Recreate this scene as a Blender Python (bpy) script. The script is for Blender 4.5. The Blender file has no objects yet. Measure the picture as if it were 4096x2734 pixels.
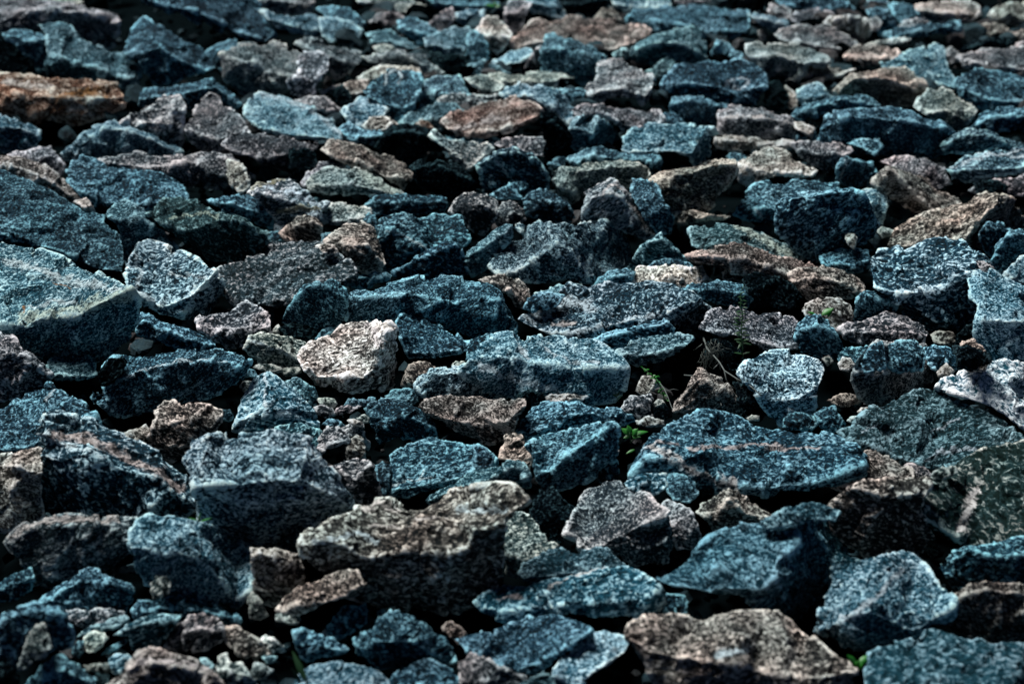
import bpy, bmesh, math, random
import numpy as np
from mathutils import Vector
from mathutils.geometry import delaunay_2d_cdt

random.seed(7); np.random.seed(7)
scene = bpy.context.scene

# ------------------------------------------------------------------ camera
SW, SH = 4096.0, 2734.0
H = 2.4; PITCH = math.radians(27.0); FPX = 6452.0
CP, SP = math.cos(PITCH), math.sin(PITCH)
cam_d = bpy.data.cameras.new('camera'); cam = bpy.data.objects.new('camera', cam_d)
scene.collection.objects.link(cam); scene.camera = cam
cam.location = (0, 0, H); cam.rotation_euler = (math.radians(90) - PITCH, 0, 0)
cam_d.sensor_width = 36; cam_d.lens = 36 * FPX / SW; cam_d.clip_end = 500
cam_d.dof.use_dof = True; cam_d.dof.focus_distance = 5.0; cam_d.dof.aperture_fstop = 2.0

# ------------------------------------------------------------------ light
SUN_DIR = Vector((-0.37, 0.39, 0.85)).normalized()      # towards the sun
world = bpy.data.worlds.new('World'); scene.world = world; world.use_nodes = True
wn = world.node_tree.nodes; wl = world.node_tree.links
sky = wn.new('ShaderNodeTexSky'); sky.sky_type = 'NISHITA'; sky.sun_disc = False
sky.air_density = .25; sky.dust_density = .1; sky.altitude = 3000; sky.sun_elevation = math.asin(SUN_DIR.z); sky.sun_rotation = math.atan2(SUN_DIR.x, SUN_DIR.y)
wl.new(sky.outputs[0], wn['Background'].inputs[0]); wn['Background'].inputs[1].default_value = 0.05
sd = bpy.data.lights.new('sun', 'SUN'); sd.energy = 5.0; sd.angle = math.radians(30); sd.color = (1, .995, .98)
sun = bpy.data.objects.new('sun', sd); scene.collection.objects.link(sun)
sun.rotation_euler = SUN_DIR.to_track_quat('Z', 'Y').to_euler()
vs = scene.view_settings; vs.view_transform = 'Standard'; vs.look = 'None'; vs.exposure = 0.40; vs.gamma = 1

# ------------------------------------------------------------------ materials
def nodes_of(m):
    m.use_nodes = True
    return m.node_tree.nodes, m.node_tree.links

def rock_material(name, dark, mid, light, scale=84, stretch=1.6, cut=(.375, .53, .67), band=0.0, bandcol=None, edge=.5, blotch=.35):
    m = bpy.data.materials.new(name); n, l = nodes_of(m); b = n['Principled BSDF']
    def N(t, **k):
        x = n.new(t)
        for a, v in k.items():
            setattr(x, a, v)
        return x
    def S(x, **k):
        for a, v in k.items(): x.inputs[a].default_value = v
        return x
    tc = N('ShaderNodeTexCoord'); oi = N('ShaderNodeObjectInfo')
    mul = N('ShaderNodeVectorMath', operation='MULTIPLY_ADD')
    comb = N('ShaderNodeCombineXYZ')
    for i in range(3): l.new(oi.outputs['Random'], comb.inputs[i])
    mul.inputs[1].default_value = (37.1, 53.7, 71.3)
    l.new(comb.outputs[0], mul.inputs[0]); l.new(tc.outputs['Object'], mul.inputs[2])
    rot = N('ShaderNodeVectorRotate', rotation_type='AXIS_ANGLE'); rot.inputs['Axis'].default_value = (.35, .85, .3)
    ang = N('ShaderNodeMath', operation='MULTIPLY_ADD'); ang.inputs[1].default_value = 1.4; ang.inputs[2].default_value = -.7
    l.new(oi.outputs['Random'], ang.inputs[0]); l.new(ang.outputs[0], rot.inputs['Angle']); l.new(mul.outputs[0], rot.inputs['Vector'])
    mp = N('ShaderNodeMapping'); mp.inputs['Scale'].default_value = (1, 1.2, stretch); l.new(rot.outputs[0], mp.inputs[0])
    fr_ = N('ShaderNodeMath', operation='MULTIPLY'); fr_.inputs[1].default_value = 7.31; l.new(oi.outputs['Random'], fr_.inputs[0])
    fr2 = N('ShaderNodeMath', operation='FRACT'); l.new(fr_.outputs[0], fr2.inputs[0])
    gs = N('ShaderNodeMapRange'); gs.inputs['To Min'].default_value = .72; gs.inputs['To Max'].default_value = 1.45; l.new(fr2.outputs[0], gs.inputs[0])
    sc_ = N('ShaderNodeVectorMath', operation='SCALE'); l.new(mp.outputs[0], sc_.inputs[0]); l.new(gs.outputs[0], sc_.inputs['Scale']); mp = sc_
    fr3 = N('ShaderNodeMath', operation='MULTIPLY'); fr3.inputs[1].default_value = 3.77; l.new(oi.outputs['Random'], fr3.inputs[0])
    fr4 = N('ShaderNodeMath', operation='FRACT'); l.new(fr3.outputs[0], fr4.inputs[0])
    am = N('ShaderNodeMapRange'); am.inputs['To Min'].default_value = -.045; am.inputs['To Max'].default_value = .03; l.new(fr4.outputs[0], am.inputs[0])
    # mineral grain
    g = N('ShaderNodeTexNoise'); l.new(mp.outputs[0], g.inputs['Vector'])
    g.inputs['Scale'].default_value = scale; g.inputs['Detail'].default_value = 3.5; g.inputs['Roughness'].default_value = .56; g.inputs['Distortion'].default_value = .8
    # patches that hold more or less of the pale mineral
    p = N('ShaderNodeTexNoise'); l.new(mp.outputs[0], p.inputs['Vector']); p.inputs['Scale'].default_value = 9; p.inputs['Detail'].default_value = 4
    p.inputs['Roughness'].default_value = .6
    add = N('ShaderNodeMath', operation='MULTIPLY_ADD'); add.inputs[1].default_value = blotch; l.new(p.outputs['Fac'], add.inputs[0]); l.new(g.outputs['Fac'], add.inputs[2])
    fac = N('ShaderNodeMath', operation='SUBTRACT'); fac.inputs[1].default_value = blotch * .5; l.new(add.outputs[0], fac.inputs[0])
    fam = N('ShaderNodeMath', operation='ADD'); l.new(fac.outputs[0], fam.inputs[0]); l.new(am.outputs[0], fam.inputs[1])
    last = fam
    # worn pale arrises
    geo = N('ShaderNodeNewGeometry')
    pr = N('ShaderNodeMapRange'); pr.inputs['From Min'].default_value = .518; pr.inputs['From Max'].default_value = .58; pr.inputs['To Max'].default_value = .22 * edge * 2
    l.new(geo.outputs['Pointiness'], pr.inputs[0])
    a2 = N('ShaderNodeMath', operation='ADD'); l.new(last.outputs[0], a2.inputs[0]); l.new(pr.outputs[0], a2.inputs[1]); last = a2
    if band:
        mb = N('ShaderNodeMapping'); mb.inputs['Scale'].default_value = (2.0, 2.5, 16); l.new(rot.outputs[0], mb.inputs[0])
        bn = N('ShaderNodeTexNoise'); bn.inputs['Scale'].default_value = 1.6; bn.inputs['Detail'].default_value = 3; bn.inputs['Distortion'].default_value = .6; l.new(mb.outputs[0], bn.inputs['Vector'])
        br = N('ShaderNodeMapRange'); br.inputs['From Min'].default_value = .56; br.inputs['From Max'].default_value = .68; br.inputs['To Max'].default_value = band; l.new(bn.outputs['Fac'], br.inputs[0])
        a3 = N('ShaderNodeMath', operation='ADD'); l.new(last.outputs[0], a3.inputs[0]); l.new(br.outputs[0], a3.inputs[1]); last = a3
    vm = N('ShaderNodeMapping'); vm.inputs['Scale'].default_value = (1, 1.6, 3.4); vm.inputs['Rotation'].default_value = (.4, .3, .2); l.new(rot.outputs[0], vm.inputs[0])
    vn = N('ShaderNodeTexNoise'); vn.inputs['Scale'].default_value = 2.2; vn.inputs['Detail'].default_value = 5; vn.inputs['Distortion'].default_value = .5; l.new(vm.outputs[0], vn.inputs['Vector'])
    va = N('ShaderNodeMath', operation='SUBTRACT'); va.inputs[1].default_value = .5; l.new(vn.outputs['Fac'], va.inputs[0])
    vb = N('ShaderNodeMath', operation='ABSOLUTE'); l.new(va.outputs[0], vb.inputs[0])
    vr_ = N('ShaderNodeMapRange'); vr_.inputs['From Min'].default_value = .016; vr_.inputs['From Max'].default_value = .003; vr_.inputs['To Max'].default_value = .09; l.new(vb.outputs[0], vr_.inputs[0])
    gate = N('ShaderNodeMapRange'); gate.inputs['From Min'].default_value = .35; gate.inputs['From Max'].default_value = .9; l.new(oi.outputs['Random'], gate.inputs[0])
    vg = N('ShaderNodeMath', operation='MULTIPLY'); l.new(vr_.outputs[0], vg.inputs[0]); l.new(gate.outputs[0], vg.inputs[1])
    a4 = N('ShaderNodeMath', operation='ADD'); l.new(last.outputs[0], a4.inputs[0]); l.new(vg.outputs[0], a4.inputs[1]); last = a4
    cr = N('ShaderNodeValToRGB'); l.new(last.outputs[0], cr.inputs[0]); e = cr.color_ramp.elements
    e[0].position = cut[0]; e[0].color = (*dark, 1); e[1].position = cut[1]; e[1].color = (*mid, 1)
    x = e.new(cut[2]); x.color = (*light, 1)
    x = e.new(min(.99, cut[2] + .14)); x.color = tuple(min(.86, c * 1.7) for c in light) + (1,)
    wa = N('ShaderNodeAttribute'); wa.attribute_name = 'wear_and_rimlight'  # worn brows plus the rim light painted on upper outlines
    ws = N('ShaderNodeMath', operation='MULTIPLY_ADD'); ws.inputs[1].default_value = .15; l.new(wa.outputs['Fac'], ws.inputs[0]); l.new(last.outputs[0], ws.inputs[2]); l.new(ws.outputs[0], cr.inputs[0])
    # slow drift of hue
    h = N('ShaderNodeTexNoise'); l.new(mul.outputs[0], h.inputs['Vector']); h.inputs['Scale'].default_value = 6; h.inputs['Detail'].default_value = 3
    hr = N('ShaderNodeValToRGB'); l.new(h.outputs['Fac'], hr.inputs[0])
    hr.color_ramp.elements[0].position = .35; hr.color_ramp.elements[0].color = (.84, 1.0, 1.0, 1)
    hr.color_ramp.elements[1].position = .68; hr.color_ramp.elements[1].color = tuple(bandcol or (1.05, 1.0, .98)) + (1,)
    m1 = N('ShaderNodeMix', data_type='RGBA', blend_type='MULTIPLY'); m1.inputs[0].default_value = 1
    l.new(cr.outputs[0], m1.inputs[6]); l.new(hr.outputs[0], m1.inputs[7])
    ma = N('ShaderNodeAttribute'); ma.attribute_name = 'mark'
    mf = N('ShaderNodeMath', operation='MULTIPLY_ADD'); mf.inputs[1].default_value = 1; gg = N('ShaderNodeMath', operation='MULTIPLY'); gg.inputs[1].default_value = 2.4; l.new(g.outputs['Fac'], gg.inputs[0]); l.new(ma.outputs['Alpha'], mf.inputs[0]); l.new(gg.outputs[0], mf.inputs[2])
    mr_ = N('ShaderNodeMapRange'); mr_.inputs['From Min'].default_value = 1.62; mr_.inputs['From Max'].default_value = 2.15; mr_.inputs['To Max'].default_value = .85; l.new(mf.outputs[0], mr_.inputs[0])
    gm = N('ShaderNodeMapRange'); gm.inputs['From Min'].default_value = .3; gm.inputs['From Max'].default_value = .62; gm.inputs['To Min'].default_value = .35; gm.inputs['To Max'].default_value = 1.1; l.new(g.outputs['Fac'], gm.inputs[0])
    mc = N('ShaderNodeVectorMath', operation='SCALE'); l.new(ma.outputs['Color'], mc.inputs[0]); l.new(gm.outputs[0], mc.inputs['Scale'])
    mm = N('ShaderNodeMix', data_type='RGBA'); l.new(mr_.outputs[0], mm.inputs[0]); l.new(m1.outputs[2], mm.inputs[6]); l.new(mc.outputs[0], mm.inputs[7]); m1 = mm
    m2 = N('ShaderNodeMix', data_type='RGBA', blend_type='MULTIPLY', clamp_result=True); m2.inputs[0].default_value = 1
    l.new(m1.outputs[2], m2.inputs[6]); l.new(oi.outputs['Color'], m2.inputs[7])
    l.new(m2.outputs[2], b.inputs['Base Color'])
    b.inputs['Roughness'].default_value = .8; b.inputs['Specular IOR Level'].default_value = (0 if edge < .3 else .08)
    # broken surface
    bn2 = N('ShaderNodeTexNoise'); l.new(mp.outputs[0], bn2.inputs['Vector']); bn2.inputs['Scale'].default_value = 34; bn2.inputs['Detail'].default_value = 7; bn2.inputs['Roughness'].default_value = .68
    bp = N('ShaderNodeBump'); bp.inputs['Strength'].default_value = .75; bp.inputs['Distance'].default_value = .022; l.new(bn2.outputs['Fac'], bp.inputs['Height'])
    bp2 = N('ShaderNodeBump'); bp2.inputs['Strength'].default_value = .5; bp2.inputs['Distance'].default_value = .006; l.new(g.outputs['Fac'], bp2.inputs['Height'])
    l.new(bp.outputs[0], bp2.inputs['Normal']); l.new(bp2.outputs[0], b.inputs['Normal'])
    return m

DK = (.0006, .005, .008)
M = {
 'b': rock_material('blue granite', DK, (0.0038, 0.03404, 0.06068), (0.223, 0.433, 0.546)),
 'l': rock_material('pale blue granite', (.001, .012, .018), (0.0094, 0.07252, 0.1164), (0.391, 0.591, 0.69), cut=(.36, .505, .65)),
 't': rock_material('teal gneiss', (.001, .010, .014), (0.0054, 0.04736, 0.07216), (0.29, 0.473, 0.546), stretch=2.2, cut=(.36, .515, .67)),
 'g': rock_material('grey granite', (.002, .006, .009), (0.0214, 0.0333, 0.04592), (0.48, 0.483, 0.515), cut=(.37, .515, .66), bandcol=(1.12, 1.0, .95)),
 'p': rock_material('brownish gneiss', (.003, .004, .005), (0.0357, 0.0323, 0.0306), (0.48, 0.44, 0.41), cut=(.38, .52, .66), stretch=2.2, bandcol=(1.14, .98, .92), band=.07),
 'o': rock_material('cream granite', (.004, .006, .007), (0.09775, 0.0884, 0.0816), (0.64, 0.61, 0.57), cut=(.37, .49, .63), bandcol=(1.07, .99, .94)),
 'r': rock_material('rusty gneiss', (.008, .005, .004), (0.0935, 0.0391, 0.0187), (0.6, 0.53, 0.49), cut=(.39, .51, .64), stretch=2.4, band=.10, bandcol=(1.2, .85, .68), blotch=.6),
 'R': rock_material('reddish brown schist', (.006, .005, .005), (0.0612, 0.034, 0.02805), (0.5, 0.44, 0.41), cut=(.40, .53, .68), stretch=2.4, band=.09, bandcol=(1.15, .92, .84), blotch=.5),
 'w': rock_material('greenish white stone', (.003, .011, .012), (0.0262, 0.05476, 0.06396), (0.48, 0.542, 0.536), cut=(.37, .49, .64), bandcol=(1.06, 1.02, .92)),
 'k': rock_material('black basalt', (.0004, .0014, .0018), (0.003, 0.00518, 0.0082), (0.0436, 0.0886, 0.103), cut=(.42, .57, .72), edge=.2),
 'm': rock_material('banded gneiss', (.002, .008, .010), (0.0118, 0.037, 0.05248), (0.436, 0.502, 0.546), stretch=2.8, cut=(.38, .515, .67), band=.09, bandcol=(1.15, 1.0, .93)),
 'v': rock_material('veined blue gneiss', DK, (0.0038, 0.03108, 0.05576), (0.312, 0.512, 0.608), stretch=2.6, band=.16),
 's': rock_material('salt and pepper granite', (.001, .006, .010), (0.0054, 0.03848, 0.0656), (0.436, 0.601, 0.7), scale=76, cut=(.375, .51, .64), band=.06),
 'S': rock_material('white spotted granite', (.004, .05, .075), (0.2262, 0.296, 0.3526), (0.749, 0.749, 0.783), scale=46, cut=(.39, .465, .55), blotch=.3, bandcol=(.97, 1, 1)),
 'c': rock_material('green grey schist', (.001, .008, .009), (0.0054, 0.03478, 0.04592), (0.223, 0.364, 0.402), cut=(.37, .52, .68), stretch=2),
 'C': rock_material('olive schist', (.001, .008, .007), (0.0102, 0.03108, 0.03444), (0.312, 0.355, 0.34), scale=44, cut=(.39, .53, .67), stretch=2, bandcol=(1.2, 1.0, .92)),
 'B': rock_material('even blue granite', (.001, .013, .022), (0.0038, 0.037, 0.06068), (0.178, 0.335, 0.422), scale=60, cut=(.37, .51, .66), blotch=.2),
 'L': rock_material('even grey blue granite', (.001, .017, .024), (0.0086, 0.05328, 0.07872), (0.245, 0.384, 0.453), scale=50, cut=(.37, .51, .67), blotch=.2),
}
def plain(name, col, rough=.6, var=.3, scale=30, trans=0):
    m = bpy.data.materials.new(name); n, l = nodes_of(m); b = n['Principled BSDF']
    t = n.new('ShaderNodeTexNoise'); t.inputs['Scale'].default_value = scale; t.inputs['Detail'].default_value = 4
    r = n.new('ShaderNodeValToRGB'); l.new(t.outputs['Fac'], r.inputs[0])
    r.color_ramp.elements[0].position = .3; r.color_ramp.elements[0].color = tuple(c * (1 - var) for c in col) + (1,)
    r.color_ramp.elements[1].position = .7; r.color_ramp.elements[1].color = tuple(c * (1 + var) for c in col) + (1,)
    l.new(r.outputs[0], b.inputs['Base Color']); b.inputs['Roughness'].default_value = rough
    return m
M_leaf = plain('fresh leaf', (.010, .13, .008), .5); M_weed = plain('weed leaf', (.004, .045, .009), .6)
M_stem = plain('green stem', (.02, .07, .02), .6); M_twig = plain('dry twig', (.07, .085, .08), .8); M_straw = plain('dry straw', (.06, .075, .065), .8)
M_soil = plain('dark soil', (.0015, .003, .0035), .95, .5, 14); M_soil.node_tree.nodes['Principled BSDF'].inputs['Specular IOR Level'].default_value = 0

# ------------------------------------------------------------------ camera geometry helpers
def ray(u, v):
    a = (np.asarray(u, float) - SW / 2) / FPX; b = (np.asarray(v, float) - SH / 2) / FPX
    return a, CP - b * SP, -SP - b * CP                     # x, y, z for unit depth
def point(u, v, t):
    a, dy, dz = ray(u, v)
    return np.stack([a * t, dy * t, H + dz * t], -1)

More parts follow.
